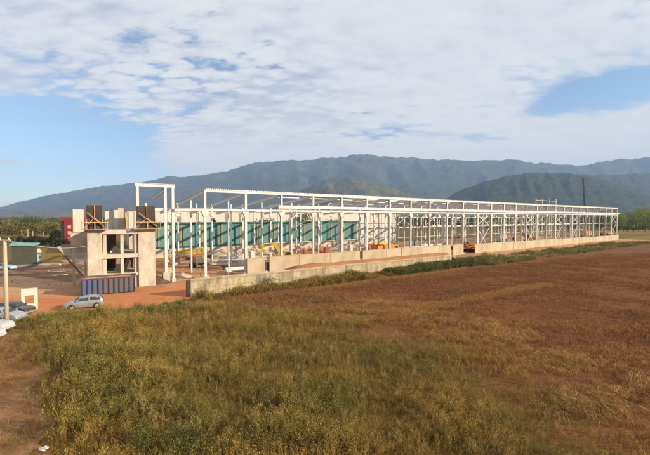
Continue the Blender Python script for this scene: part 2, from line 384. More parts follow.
ridge('mountains', [(-260, 212), (-120, 214), (-40, 211), (0, 206), (30, 200), (50, 195), (75, 191), (100, 187), (135, 183), (165, 177), (200, 175.5), (225, 171.5), (250, 164.5), (270, 161), (285, 159.5), (300, 160), (312, 158.5), (325, 158), (345, 155.5),
                    (362, 154), (385, 157), (410, 157), (430, 159), (452, 160.5), (470, 161), (490, 160), (510, 159.5), (530, 161.5), (550, 163.5), (575, 165.5), (590, 163), (605, 160.5), (622, 160), (640, 158), (655, 156.5), (720, 152), (800, 158), (930, 170)],
      3300, 5400, 6600, 'forest', 0.10, 0.034, 1.3)
ridge('hills', [(415, 216), (440, 203), (455, 192), (475, 184), (495, 178.5), (512, 174.5), (530, 173), (550, 172.5), (572, 173.5), (592, 177), (612, 183), (632, 190), (660, 199), (700, 209)], 1750, 2500, 3100, 'forest_mid', 0.12, 0.06, 5.1)
ridge('hills', [(520, 205), (560, 184), (585, 176), (610, 174), (640, 173.5), (700, 172), (780, 180), (900, 200)], 2600, 3400, 4000, 'forest_mid', 0.12, 0.05, 8.4)
ridge('hills', [(265, 212), (285, 197), (310, 186), (328, 179), (350, 177.5), (368, 179.5), (390, 187), (412, 194), (440, 200), (470, 210)], 2400, 3050, 3600, 'forest_tan', 0.16, 0.06, 2.7)
ridge('hills', [(-300, 208), (-100, 212), (-30, 210), (0, 210), (40, 211), (80, 211.5), (130, 209), (180, 207), (220, 208), (270, 212)], 2500, 3300, 3900, 'forest_tan', 0.3, 0.05, 6.2)

# ------------------------------------------------------------------ steel frame
NB = 27
SF = thing('unfinished_hall', 'long white steel skeleton of an unfinished factory hall behind the concrete panels', 'steel frame', FW(0, 0), PHI)
roofz = lambda t: 14.6 - 0.086 * t
for n in range(NB + 1):
    s = 7.0 * n
    c = MB().hsec(s, 0, 0.5, 14.55, 0.36, 0.42).build('facade_column', 'steel', SF)
    mb = MB()
    mb.add([(s - .22, -.24, 10.2), (s + .22, -.24, 10.2), (s + .22, .24, 10.2), (s - .22, .24, 10.2), (s - .55, -.3, 10.9), (s + .55, -.3, 10.9), (s + .55, .3, 10.9), (s - .55, .3, 10.9)],
           [(0, 1, 2, 3), (4, 5, 6, 7), (0, 1, 5, 4), (1, 2, 6, 5), (2, 3, 7, 6), (3, 0, 4, 7)])
    mb.box(s - .55, s + .55, -.3, .3, 10.902, 11.1).build('corbel', 'girder', c)
    MB().box(s - .45, s + .45, -.45, .45, 0, 0.5).build('footing', 'slab', c)
    # girders
    for t0, t1, h in ((0.25, 18.3, 0.55), (18.75, 36.8, 0.5)):
        g = MB()
        a, b = (s, t0, roofz(t0) - .25), (s, t1, roofz(t1) - .25)
        g.beam(a, b, 0.05, h)
        g.beam((s, t0, a[2] + h/2 + .03), (s, t1, b[2] + h/2 + .03), 0.3, 0.055)
        g.beam((s, t0, a[2] - h/2 - .03), (s, t1, b[2] - h/2 - .03), 0.3, 0.055)
        g.build('girder', 'girder', SF)
    for row, t in enumerate((8.5, 18.5, 28.0, 37.0)):
        if row == 3 and n < 12: continue
        c = MB().hsec(s, t, 0.004, roofz(t) - 0.56, 0.25, 0.28).build('inner_column', 'steel', SF)
        if row == 1:
            MB().box(s - .4, s + .4, t - .3, t + .3, 10.3, 10.8).build('corbel', 'girder', c)
for n in range(NB + 1):
    MB().hsec(7.0 * n + 2.4, 13.5, 0.004, roofz(13.5) - .58, .2, .22).build('gallery_post', 'steel', SF)
for z in (4.3, 8.4):
    MB().box(14, 189.2, 13.36, 13.44, z, z + .16).build('gallery_rail', 'steel', SF)
for n in range(2, NB):
    s = 7.0 * n
    MB().beam((s + .2, 3.9, roofz(3.9) - .2), (s + 6.8, 3.9, roofz(3.9) - .2), .1, .16).build('roof_strut', 'steel', SF)
    MB().beam((s + 3.5, -.38, 11.55), (s + 3.5, -.38, 12.9 if n % 2 else 12.5), .12).build('eave_stub', 'steel', SF)
# top deck edge: ribbed sheet along the eaves
pitch = 0.33; prof = []; x = 0.0
while x < 189.3:
    prof += [(x, 14.62), (x + .10, 14.62), (x + .14, 14.80), (x + .27, 14.80)]; x += pitch
n = len(prof)
vs = [(a, y, z + dz) for y, dz in ((-.35, 0), (1.3, -.1)) for a, z in prof] + [(a, y, 14.58 + dz) for y, dz in ((-.35, 0), (1.3, -.1)) for a, z in prof]
fs = []
for i in range(n - 1):
    fs += [(i, i + 1, n + i + 1, n + i), (2 * n + i, 3 * n + i, 3 * n + i + 1, 2 * n + i + 1), (i, 2 * n + i, 2 * n + i + 1, i + 1), (n + i, n + i + 1, 3 * n + i + 1, 3 * n + i)]
MB().add(vs, fs).build('roof_deck_edge', 'deck', SF)
MB().box(-.2, 189.2, -.28, -.24, 14.25, 14.575).build('top_beam', 'gutter', SF)
b = MB().box(-4.8, 189.2, -.46, -.24, 11.2, 11.5); b.box(-4.8, 189.2, -.56, -.14, 11.5, 11.54).build('eave_beam', 'gutter', SF)
g0 = s_at(278, -.6)
gm = MB().box(g0, 190.0, -.95, -.5, 11.75, 12.3)
x = g0
while x < 190: gm.box(x, x + .22, -1.0, -.952, 11.72, 12.33); x += 2.33
gm.build('gutter', 'gutter', SF)
for k, t in enumerate((18.5, 37.0)):
    MB().box(-4.8 if k == 0 else 84, 189.2, t - .1, t + .1, roofz(t) - 1.35, roofz(t) - 1.0).build('long_beam', 'gutter', SF)
MB().box(78, 189.2, 18.2, 18.33, 7.1, 7.5).build('tie_beam', 'gutter', SF)
MB().box(84, 189.2, 36.65, 36.8, 6.2, 6.7).build('tie_beam', 'gutter', SF)
MB().box(84, 189.2, .26, .38, 7.6, 7.78).build('tie_beam', 'steel', SF)
for t in (4.6, 9.5, 14.0, 23, 28, 33):
    MB().box(35 if t < 16 else 84, 189.2, t - .05, t + .05, roofz(t) + .14, roofz(t) + .28).build('purlin', 'gutter', SF)
for n in (11, 15, 18, 20, 26):
    s = 7.0 * n
    for a, b in (((s, .3, 7.7), (s + 7, .3, 11.1)), ((s, .36, 11.1), (s + 7, .36, 7.7)), ((s, .3, .6), (s + 7, .3, 7.6)), ((s, .36, 7.6), (s + 7, .36, .6))):
        MB().beam(a, b, 0.14, 0.14).build('brace', 'gutter', SF)
for n in (9, 11, 13, 16, 19, 22):
    s = 7.0 * n
    for t in (18.5,):
        MB().beam((s, t, 7.5), (s + 7, t, 11.6), .14).build('brace', 'steel', SF)
        MB().beam((s, t + .1, 11.6), (s + 7, t + .1, 7.5), .14).build('brace', 'steel', SF)
for t0, t1 in ((0.2, 8.5), (8.5, 0.2)):
    for n in (12, 17, 23):
        MB().beam((7. * n, t0, roofz(t0) - .1), (7. * n + 7, t1, roofz(t1) - .1), .12).build('roof_brace', 'steel', SF)

# end portal across the expansion joint
sa, sb, sc_ = s_at(138, 0), s_at(166, 0), s_at(173.5, 0)
EP = thing('steel_portal', 'separate white steel end portal standing over the concrete block with tall pedestal', 'steel portal', FW(sb, .35), PHI)
for s in (sa, sb, sc_):
    x = s - sb
    hh = {sa: .02, sb: 1.6, sc_: .5}[s]
    c = MB().hsec(x, 0, hh, 14.75, .36, .4).build('column', 'steel', EP)
    if s == sa: continue
    pw = .48 if s == sb else .3
    MB().box(x - pw, x + pw, -pw, pw, 0, hh).build('pedestal', 'pier', c)
    MB().box(x - .25, x + .25, -.27, .27, hh + .002, hh + .09).build('base_plate', 'girder', c)
b = MB().box(sa - sb - .3, sc_ - sb + .3, -.06, .06, 14.76, 15.16)
b.box(sa - sb - .3, sc_ - sb + .3, -.17, .17, 15.162, 15.22); b.box(sa - sb - .3, sc_ - sb + .3, -.17, .17, 14.72, 14.758)
b.build('top_beam', 'gutter', EP)
g = MB().beam((0, .3, 14.4), (0, 11, 13.45), .06, .5); g.beam((0, .3, 14.68), (0, 11, 13.73), .28, .05); g.beam((0, .3, 14.12), (0, 11, 13.17), .28, .05); g.build('girder', 'girder', EP)
MB().hsec(0, 18.2, 0.004, 12.9, .25, .28).build('column', 'steel', EP)

# ------------------------------------------------------------------ hall, teal shed, red tower
hl, hr = s_at(147, 46), s_at(395, 46)
HA = thing('factory_hall', 'long cream factory hall with flat roof rising behind the teal shed', 'hall', FW(hl, 46), PHI)
L = hr - hl
MB().box(0, L, 0, 45, 1.2, 12.1).build('wall', 'hall_white', HA)
MB().box(-.08, L + .08, -.08, 45, 0, 1.198).build('plinth', 'plinth', HA)
r = MB().box(-.2, L + .2, -.2, 45.2, 12.1, 12.35).build('roof', 'roof', HA)
MB().box(-.28, L + .28, -.3, -.203, 11.95, 12.38).build('coping', 'gutter', r)
for i, px in enumerate((199, 240, 212, 300, 180, 226)):
    x = s_at(px, 46) - hl; w = .5
    MB().box(x - w/2, x + w/2, -.06, -.002, 8.7, 11.4).build('window', 'pilaster', HA)
for k in range(6):
    x = L - 1.3 - k * 3.1
    MB().box(x - .05, x + .05, -.05, -.002, 1.2, 11.9).build('joint_strip', 'pilaster', HA)

tl, tr = s_at(140, 37.6), s_at(359, 37.6)
TS = thing('teal_shed', 'long teal corrugated shed wall with dark vertical strips behind the steel frame', 'shed', FW(tl, 37.6), PHI)
L = tr - tl
MB().box(0, L, 0, 3.2, 2.2, 8.45).build('cladding', 'teal', TS)
MB().box(-.1, L + .1, -.25, 3.3, 0, 2.198).build('plinth', 'plinth', TS)
MB().box(-.25, L + .25, -.35, 3.4, 8.452, 8.85).build('roof_edge', 'deep_teal', TS)
k = 0; x = 2.6
while x < L - 1:
    MB().box(x - .32, x + .32, -.07, -.002, 2.5, 8.1).build('window', 'deep_teal' if k % 3 else 'dark_glass', TS)  # narrow dark strips at even spacing along the cladding
    MB().box(x + 1.3, x + 1.75, -.16, -.002, 2.2, 8.3).build('pilaster', 'pilaster', TS)
    x += 5.3; k += 1

rp = at(67, 218, 128)
RT = thing('red_tower', 'red sheet metal tower with dark side wall left of the cream hall', 'tower', (rp.x, 128, 0), 0.25)
MB().box(-.9, 1.5, 0, 4, 0, 8.9).build('wall', 'red', RT)
MB().box(-1.9, 1.7, -.2, 4.2, 8.902, 10.3).build('cap', 'red', RT)
MB().box(-1.8, -.902, .1, 4, 0, 8.9).build('side_wall', 'dark', RT)
for z in (2.0, 4.1, 6.2): MB().box(.2, 1.2, -.05, -.002, z, z + 1.2).build('window', 'hall_white', RT)
q = at(85, 216, 70)


# ------------------------------------------------------------------ concrete block with piers
CBT = -1.25; CBS = s_at(93, CBT) - .1
PX1 = s_at(87, CBT) - CBS, s_at(102, CBT) - CBS; PX2 = s_at(138.2, CBT) - CBS, s_at(155, CBT) - CBS
CB = thing('concrete_block', 'raw concrete building core with two broad piers and open floors', 'building', FW(CBS, CBT), PHI)
def pier(x0, x1, z1):
    p = MB().box(x0, x1, 0, 1.2, 0, z1).build('pier', 'pier', CB)
    for z in (2.2, 4.4, 6.4): MB().box(x0 - .012, x1 + .012, -.014, 1.214, z, z + .04).build('pour_joint', 'slab', p)
ZT = 8.35
e0, e1 = PX1[1], PX2[0]
pier(*PX1, ZT); pier(*PX2, ZT)
for z0, z1 in ((7.75, ZT - .02), (4.35, 4.9), (1.75, 2.15)):
    MB().box(e0 + .003, e1 - .003, .1, 1.1, z0, z1).build('floor_beam', 'slab', CB)
    MB().box(PX1[0] + .2, PX2[1] - .2, 1.203, 9.5, z1 - .25, z1 - .003).build('floor_slab', 'slab', CB)
em = s_at(122, CBT) - CBS
for x in (e0 + .3, em, e1 - .3):
    for z0, z1 in ((0, 1.75), (2.15, 4.35), (4.9, 7.75)):
        MB().box(x - .2, x + .2, .3, .9, z0, z1).build('post', 'pier', CB)
for x in (PX1[0] + .6, em - .3, e1, PX2[1] - .6):
    for z0, z1 in ((0, 1.9), (2.147, 4.65), (4.897, 8.08)): MB().box(x - .25, x + .25, 8.6, 9.1, z0, z1).build('post', 'slab', CB)
MB().box(e0, e0 + 2.0, 6.6, 6.8, 2.147, 4.65).build('rear_wall', 'rebar', CB); MB().box(e0 - .3, em - .2, 6.6, 6.8, 4.897, 8.08).build('rear_wall', 'shaded_brown_yard', CB)
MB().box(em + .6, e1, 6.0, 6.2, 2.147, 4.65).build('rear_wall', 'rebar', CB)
MB().box(PX1[0] + .15, PX1[0] + .4, 1.21, 9.3, 1.9, 8.08).build('side_wall', 'slab', CB)
for px, w, h, m_ in ((109, 1.0, 11.0, 'hall_white'), (115, .85, 11.2, 'hall_white'), (121, .75, 11.5, 'plinth'), (127, .5, 10.9, 'timber'), (131, 1.0, 11.0, 'hall_white'), (136, .85, 11.1, 'hall_white'), (144, .8, 11.0, 'hall_white')):
    x = s_at(px, CBT + 5) - CBS
    p = MB().box(x - w/2, x + w/2, 5.0, 5.5, ZT - .02, h).build('upper_column', m_, CB)
    r = MB()
    for a in (-.35, .35):
        for b in (5.1, 5.4): r.tube((x + a * w, b, h), (x + a * w * 1.15, b, h + R.uniform(.3, .9)), .025, n=5)
    r.build('rebar', 'rebar', p)
x0, x1 = s_at(73, CBT + 6) - CBS, s_at(84, CBT + 6) - CBS
p = MB().box(x0 - .3, x1 + .6, 6.0, 6.3, 5.9, 7.9).build('wing_wall', 'plinth', CB)
for xx in (x0, x1 + .1): MB().box(xx - .15, xx + .15, 6.302, 6.6, 0, 7.7).build('wing_post', 'slab', CB)
MB().box(x0, x1, 5.9, 8.0, 7.902, 11.25).build('wing_tank', 'hall_white', CB)
MB().box(x0 - .25, x1 + .6, 5.7, 8.3, 7.7, 7.9).build('wing_slab', 'slab', CB) if False else None
MB().box(x1 + .15, x1 + .75, 6.3, 6.45, 7.902, 10.9).build('red_board', 'red', CB)
r = MB()
for k in range(5): r.tube((x0 + .2 + k * .3, 6.2, 11.25), (x0 + .25 + k * .3, 6.2, 11.25 + R.uniform(.2, .7)), .025, n=5)
r.build('rebar', 'rebar', CB)
MB().prism([(em + .4, 2.16), (em + .9, 2.16), (e1 - .4, 4.4), (e1 - .4, 4.64), (e1 - .8, 4.64)], 'y', 4.0, 5.2).build('stair_flight', 'slab', CB)

for i, (x0, x1, lab) in enumerate(((*PX1, 'brown formwork box with timber braces on top of the left concrete pier'), (*PX2, 'brown formwork box with timber braces on top of the right concrete pier'))):
    w = x1 - x0
    fo = thing('formwork', lab, 'formwork', FW(CBS + (x0 + x1) / 2, CBT, ZT), PHI, 'formwork boxes on the concrete piers')
    pl = MB()
    for k in range(7): pl.box(-w/2 - .7, w/2 + .7, -.9 + k * .42, -.52 + k * .42, .05, .11)
    for xx in (-w/2 - .4, w/2 + .4): pl.box(xx - .05, xx + .05, -1.0, 2.1, .0, .048)
    pl.build('platform', 'timber', fo)
    for sx in (-1, 1):
        p = MB().box(min(sx * .07, sx * w/2), max(sx * .07, sx * w/2), -.08, .0, .14, 3.38).build('shutter_panel', 'plywood', fo)
        wl = MB()
        for z in (.8, 1.7, 2.6): wl.box(min(sx * .1, sx * w/2), max(sx * .1, sx * w/2), -.13, -.082, z, z + .1)
        wl.build('waler', 'plywood', p)
    MB().box(-w/2 - .02, -w/2 - .002 + .1, .002, 1.3, .14, 3.38).build('shutter_panel', 'plywood', fo)
    MB().box(w/2 - .1, w/2 + .02, .002, 1.3, .14, 3.38).build('shutter_panel', 'plywood', fo)
    MB().box(-w/2, w/2, 1.302, 1.38, .14, 3.38).build('shutter_panel', 'plywood', fo)
    for sx in (-1, 0, 1):
        MB().beam((sx * w/2 * 1.05, -.2, .12), (sx * w/2 * 1.05, -.2, 1.5 if sx else 3.35), .08).build('stud', 'timber', fo)
    for sx in (-1, 1):
        MB().beam((sx * (w/2 + .5), -.32, .12), (sx * .1, -.32, 1.6), .08).build('brace', 'timber', fo)
    MB().beam((-w/2, -.42, 2.4), (w/2 + .5, -.42, .2), .08).build('brace', 'timber', fo)
    MB().box(-w/2 - .7, w/2 + .7, -.95, -.88, 1.0, 1.1).build('guard_rail', 'timber', fo)
    for xx in (-w/2 - .6, 0, w/2 + .6): MB().box(xx - .04, xx + .04, -.86, -.78, .11, 1.2).build('rail_post', 'timber', fo)

# net, prop and wire left of the piers
a, b = at(57, 243.5, 49), at(88.5, 246, 51)
mb = MB(); NX, NZ = 14, 7
for i in range(NX + 1):
    u = i / NX; top = a.lerp(b, u); py = np.interp(57 + 31.5 * u, [57, 63, 70, 76, 80, 85, 88.5], [247, 253.5, 258.5, 262, 263.2, 262.5, 257])
    bot = at(57 + 31.5 * u, py, 49 + 2 * u)
    for j in range(NZ + 1):
        v = j / NZ; p = top.lerp(bot, v); p.y += .8 * math.sin(v * PI) + .15 * math.sin(u * 9 + v * 4); mb.v.append(tuple(p))
for i in range(NX):
    for j in range(NZ): q0 = i * (NZ + 1) + j; mb.f.append((q0, q0 + 1, q0 + NZ + 2, q0 + NZ + 1))
tag(mb.build('safety_net', 'net', None, True), 'pale sagging safety net hung from a wire left of the concrete pier', 'net')
tag(MB().beam(at(64, 256, 51), at(84, 278.5, 50), .16).build('timber_prop', 'rebar'), 'dark slanting timber prop below the sagging net', 'prop')
PT = at(11, 241.5, 32.7)
pts = [PT.lerp(FW(CBS - .2, CBT - .02, 6.3), i / 12) - Vector((0, 0, .5 * math.sin(PI * i / 12))) for i in range(13)]
tag(MB().path(pts, .022, 5).build('overhead_wire', 'wire'), 'thin grey wire running from the pole to the left concrete pier', 'wire')
MP = thing('utility_pole', 'tapered pale concrete pole with short crossarm beside the parked cars', 'pole', pix(6.8, 328))
MB().tube((0, 0, 0), (0, 0, 7.9), .18, .13, 12).build('pole', 'pole', MP, True)
ca = MB().box(-1.1, .5, -.08, .08, 7.9, 8.05).build('crossarm', 'pole', MP)
for x in (-.9, -.4, .35): MB().tube((x, 0, 8.052), (x, 0, 8.22), .05, .035, 8).build('insulator', 'precast', ca)

# ------------------------------------------------------------------ olive house and hut
hp = pix(12, 267)
OH = thing('olive_house', 'small dark olive house with teal sheet roof beyond the brown yard', 'house', hp, PHI)
MB().box(0, 3.9, 0, 5, 0, 4.3).build('wall', 'olive', OH)
MB().prism([(-.35, 4.3), (4.25, 4.3), (4.25, 4.52), (-.35, 4.72)], 'y', -.3, 5.3).build('roof', 'teal_roof', OH)
MB().box(-.06, 3.96, -.04, -.002, 0, .35).build('plinth', 'grey_plate', OH)
hp = pix(36, 264.5)
HU = thing('small_hut', 'narrow grey blue hut with cream gable beside the olive house', 'hut', hp, PHI)
MB().box(0, .8, 0, 2, 0, 2.6).build('wall', 'grey_plate', HU)
MB().prism([(-.1, 2.6), (.9, 2.6), (.4, 3.4)], 'y', -.1, 2.1).build('gable', 'precast', HU)
MB().box(.15, .6, -.04, -.002, .3, 2.1).build('door', M['car_blue'], HU)

# ------------------------------------------------------------------ rusty skip
p0, p1 = pix(81, 296.5), pix(135.5, 291.8)
dv = p1 - p0; SL = dv.length; ang = math.atan2(dv.y, dv.x)
SK = thing('steel_skip', 'long blue grey ribbed steel skip with rust, beside the silver hatchback', 'skip', p0, ang)
W_, H_ = 2.4, 2.1
MB().box(0, SL, 0, .06, .12, H_).build('side_panel', 'skip', SK); MB().box(0, SL, W_ - .06, W_, .12, H_).build('side_panel', 'skip', SK)
MB().box(0, .06, .062, W_ - .062, .12, H_).build('end_panel', 'dark', SK); MB().box(SL - .06, SL, .062, W_ - .062, .12, H_).build('end_panel', 'skip', SK)  # left end's shade is put into its colour by the darker material
rb = 11
for i in range(rb):
    x = .05 + (SL - .2) * i / (rb - 1)
    MB().box(x, x + .1, -.09, -.002, .12, H_ - .1).build('rib', 'dark', SK)
rm = MB(); rm.box(-.1, SL + .1, -.12, .1, H_ + .002, H_ + .12); rm.box(-.1, SL + .1, W_ - .1, W_ + .12, H_ + .002, H_ + .12); rm.box(-.1, .1, .102, W_ - .102, H_ + .002, H_ + .12); rm.box(SL - .1, SL + .1, .102, W_ - .102, H_ + .002, H_ + .12)
rm.build('rim', 'rebar', SK)
mb = MB(); nx, ny = 16, 6
for i in range(nx + 1):
    for j in range(ny + 1):
        x, y = .1 + (SL - .2) * i / nx, .1 + (W_ - .2) * j / ny
        mb.v.append((x, y, H_ - .12 + .14 * mnoise.noise((x, y, 2.2))))
for i in range(nx):
    for j in range(ny): q0 = i * (ny + 1) + j; mb.f.append((q0, q0 + ny + 1, q0 + ny + 2, q0 + 1))
mb.build('load', 'sand', SK, True)
MB().box(.1, SL - .1, .2, W_ - .2, 0, .12).build('base', 'dark', SK)

# white precast frame
p0 = pix(21.5, 311.5); 
PF = thing('box_culvert', 'upright white square concrete frame with square opening behind the dark car', 'concrete frame', p0, PHI)
MB().box(0, 1.35, 0, .5, 0, .75).build('sill_block', 'precast', PF); MB().box(0, 1.35, 0, .5, 1.65, 2.35).build('lintel', 'precast', PF)
MB().box(0, .28, .003, .497, .75, 1.65).build('jamb', 'precast', PF); MB().box(1.05, 1.35, .003, .497, .75, 1.65).build('jamb', 'precast', PF)

# ------------------------------------------------------------------ low wall, panels, bank
W1 = s_at(452, WT)
LW = thing('retaining_wall', 'low stained concrete block wall along the edge of the brown field', 'wall', FW(W0, WT), PHI)
Lw = W1 - W0
x = 0
while x < Lw:
    x2 = min(Lw, x + 9.6); h = 2.12 - .1 * x / Lw
    c = MB().box(x + .004, x2 - .004, 0, .4, 0, h).build('wall_section', 'block_wall', LW)
    MB().box(x + .004, x2 - .004, -.05, .45, h + .002, h + .1).build('coping', 'panel', c); x = x2
MB().box(-.45, -.006, -.05, .5, 0, 2.0).build('end_post', 'plywood', LW)

mb = MB(); NS = 60
prof = [(WT + .42, 1.75), (WT + 1.6, 2.5), (WT + 3.4, 2.3), (-4.5, 1.0), (-1.2, 0.0)]
sb0, sb1 = s_at(283, WT), s_at(462, WT)
for i in range(NS + 1):
    s = sb0 + (sb1 - sb0) * i / NS
    e = min(1, i / 5, (NS - i) / 4)
    for t, z in prof:
        mb.v.append(tuple(FW(s, t, max(-.05, z * e + .18 * mnoise.noise((s * .35, t * .5, 4.0)) * (1 if z else 0)))))
k = len(prof)
for i in range(NS):
    for j in range(k - 1): q0 = i * k + j; mb.f.append((q0, q0 + k, q0 + k + 1, q0 + 1))
kind(mb.build('earth_bank', 'bank', None, True), 'structure')

edges = [(247, 264.7, 2.95, 'shortest pale concrete panel at the left end of the row'), (269.6, 299.3, 2.95, 'pale concrete panel just right of the gap with the dark box'),
         (299.7, 330, 2.95, 'pale concrete panel, third from the left in the row'), (330.4, 360, 2.95, 'pale concrete panel ending at the narrow dark slot'),
         (363, 401.4, 2.95, 'pale concrete panel starting right of the narrow dark slot'), (401.9, 451, 2.9, 'longest pale concrete panel, left of a thin slot and the excavator opening'),
         (453.6, 463, 2.85, 'small pale concrete panel standing left of the excavator'), (475.7, 513.6, 2.6, 'orange tinted concrete panel right of the excavator opening'),
         (514.4, 555, 2.5, 'concrete panel in front of the first cross braced bays, far right part'), (555.5, 590, 2.3, 'concrete panel left of the farthest panel, near the mobile crane'),
         (590.5, 619, 2.1, 'farthest concrete panel at the right end of the row')]
for a, b, h, lab in edges:
    s0, s1 = s_at(a, -.7), s_at(b, -.7)
    o = thing('low_concrete_wall', lab, 'wall', FW(s0, -.7), PHI, 'concrete panels along the foot of the steel frame')
    body = MB().box(0, s1 - s0, 0, .22, 0, h).build('slab', 'panel', o)
    x = 7.0
    while x < s1 - s0 - 1.5:
        MB().box(x - .03, x + .03, -.015, -.001, .02, h - .02).build('joint', 'rebar', body); x += 7.0
    MB().box(.02, s1 - s0 - .02, -.04, .26, h + .002, h + .07).build('coping', 'panel', o)
s0, s1 = s_at(264.9, -.5), s_at(269.4, -.5)
o = thing('gap_shade_box', 'small dark box added as shade in the gap between the two left concrete panels', 'box', FW(s0, -.3), PHI)
MB().box(.05, s1 - s0 - .05, 0, .5, .5, 2.0).build('shade_block', 'dark', o); MB().box(0, s1 - s0, -.1, .6, 0, .5).build('plinth', 'panel', o)  # dark box added to stand for the shade inside the gap

# ------------------------------------------------------------------ cars
def smooth_by(me): me.polygons.foreach_set('use_smooth', [True] * len(me.polygons))
HATCH = dict(x=[-1.98, -1.93, -1.82, -1.62, -1.2, -.5, .1, .45, .95, 1.15, 1.5, 1.8, 1.94, 2.0],
             top=[.62, .98, 1.16, 1.36, 1.455, 1.48, 1.45, 1.34, .99, .95, .9, .8, .7, .5],
             belt=[.6, .9, .93, .94, .93, .92, .91, .9, .9, .9, .86, .76, .66, .47],
             w=[.68, .76, .79, .81, .82, .82, .82, .82, .81, .8, .78, .73, .68, .6],
             roof=[.62, .62, .58, .56, .57, .58, .58, .58, .7, .7, .68, .64, .6, .55], ws=(7, 8), rw=(1, 3), sides=((3, 5), (5, 7)), wb=(-1.22, 1.22))
SEDAN = dict(x=[-2.2, -2.14, -1.8, -1.5, -1.0, -.5, .1, .5, 1.05, 1.25, 1.6, 1.95, 2.12, 2.2],
             top=[.6, .9, 1.0, 1.02, 1.36, 1.43, 1.42, 1.33, .97, .93, .89, .8, .7, .5],
             belt=[.58, .86, .93, .93, .93, .92, .91, .9, .89, .88, .85, .76, .66, .47],
             w=[.68, .78, .82, .84, .85, .85, .85, .85, .84, .83, .81, .76, .7, .62],
             roof=[.62, .68, .68, .66, .58, .59, .59, .59, .72, .72, .7, .66, .62, .56], ws=(7, 8), rw=(3, 4), sides=((4, 5), (5, 7)), wb=(-1.32, 1.32))
def car(lab, loc, head, paint, S=HATCH, cat='car', group='cars on the dirt yard'):
    o = thing('parked_car', lab, cat, loc, head, group); o.scale = (.93, .93, .93)
    N = len(S['x'])
    def sec(i):
        w, bl, tp, wr = S['w'][i], S['belt'][i], S['top'][i], S['roof'][i]
        zb = .22 if 0 < i < N - 1 else .3
        half = [(0, zb), (w * .9, zb), (w * .99, zb + .1), (w, (zb + bl) / 2 + .03), (w * .965, bl), (wr, max(bl + .005, tp - .05)), (wr * .6, tp), (0, tp + .01)]
        return half
    mb = MB(); secs = [sec(i) for i in range(N)]
    ring = []
    for i in range(N):
        h = secs[i]; full = [(y, z) for y, z in h] + [(-y, z) for y, z in h[-2:0:-1]]
        ring.append(len(mb.v)); mb.v += [(S['x'][i], y, z) for y, z in full]
    k = 14
    for i in range(N - 1):
        for j in range(k): mb.f.append((ring[i] + j, ring[i] + (j + 1) % k, ring[i + 1] + (j + 1) % k, ring[i + 1] + j))
    mb.f += [tuple(ring[0] + j for j in range(k)), tuple(ring[-1] + j for j in range(k - 1, -1, -1))]
    body = mb.build('body', paint, o, True)
    mod = body.modifiers.new('b', 'EDGE_SPLIT'); mod.split_angle = math.radians(38)
    def P_(i, j, sgn):
        y, z = secs[i][j]; return Vector((S['x'][i], y * sgn, z))
    def patch(cs, n, name, off=.012, mat='dark_glass'):
        c = sum(cs, Vector()) / 4; nn = (cs[1] - cs[0]).cross(cs[3] - cs[0]).normalized()
        if nn.dot(n) < 0: nn = -nn
        f = [q + nn * off for q in cs]; bk = [q - nn * .03 for q in cs]
        MB().add(f + bk, [(0, 1, 2, 3), (4, 5, 6, 7), (0, 1, 5, 4), (1, 2, 6, 5), (2, 3, 7, 6), (3, 0, 4, 7)]).build(name, mat, o)
    for sg in (-1, 1):
        for i0, i1 in S['sides']:
            lo0, lo1, hi0, hi1 = P_(i0, 4, sg), P_(i1, 4, sg), P_(i0, 5, sg), P_(i1, 5, sg)
            if (i0, i1) == S['sides'][-1]: lo1 = P_(i1 + 1, 4, sg).lerp(P_(i1, 4, sg), .35); 
            a = lo0.lerp(lo1, .05); b_ = lo0.lerp(lo1, .95); c_ = hi0.lerp(hi1, .93); d_ = hi0.lerp(hi1, .07)
            patch([a.lerp(d_, .12), b_.lerp(c_, .12), b_.lerp(c_, .9), a.lerp(d_, .9)], Vector((0, sg, .3)), 'side_window', .02)
        hx = S['x'][-3]
        MB().box(hx - .12, hx + .13, sg * .44 if sg > 0 else -.66, .66 if sg > 0 else sg * .44, .56, .69).build('headlight', 'lamp', o)
        tx = S['x'][1]
        MB().box(tx - .06, tx + .06, sg * .6 if sg > 0 else -.76, .76 if sg > 0 else sg * .6, .68, .92).build('tail_light', 'tail', o)
        m_ = S['x'][7] + .25
        MB().beam((m_, sg * .8, .98), (m_ - .02, sg * .98, 1.0), .12, .14).build('mirror', paint, o)
        for wx in S['wb']:
            t = MB().tube((wx, sg * .6, .3), (wx, sg * .835, .3), .3, .3, 20).build('wheel', 'rubber', o)
            MB().tube((wx, sg * .83, .3), (wx, sg * .842, .3), .19, .17, 14).build('rim', 'rim', t)
            arch = MB(); na = 14
            pts = [(wx + .37 * math.cos(PI * q / na), .3 + .37 * math.sin(PI * q / na)) for q in range(na + 1)]
            arch.prism(pts, 'y', min(sg * .5, sg * .826), max(sg * .5, sg * .826)); arch.build('wheel_arch', 'rubber', o)
    for (i0, i1), nv in ((S['ws'], Vector((1, 0, 1))), (S['rw'], Vector((-1, 0, 1)))):
        a, b_, c_, d_ = P_(i0, 6, 1) , P_(i0, 6, -1), P_(i1, 6, -1), P_(i1, 6, 1)
        a.y *= 1.35; b_.y *= 1.35; c_.y *= 1.45; d_.y *= 1.45
        patch([a.lerp(d_, .08), b_.lerp(c_, .08), b_.lerp(c_, .92), a.lerp(d_, .92)], nv, 'windscreen' if nv.x > 0 else 'rear_window', .03)
    for x0, x1 in ((S['x'][0] - .03, S['x'][1]), (S['x'][-2], S['x'][-1] + .03)): MB().box(x0, x1, -.66, .66, .3, .48).build('bumper', 'grey_plate' if paint == 'car_dark' else paint, o)
    for x in (S['x'][5] + .02,):
        MB().box(x - .06, x - .045, -.823, .823, .35, .88).build('door_seam', 'dark', body)
    return o
fr, re_ = pix(66.4, 311.2), pix(91.2, 308.4)
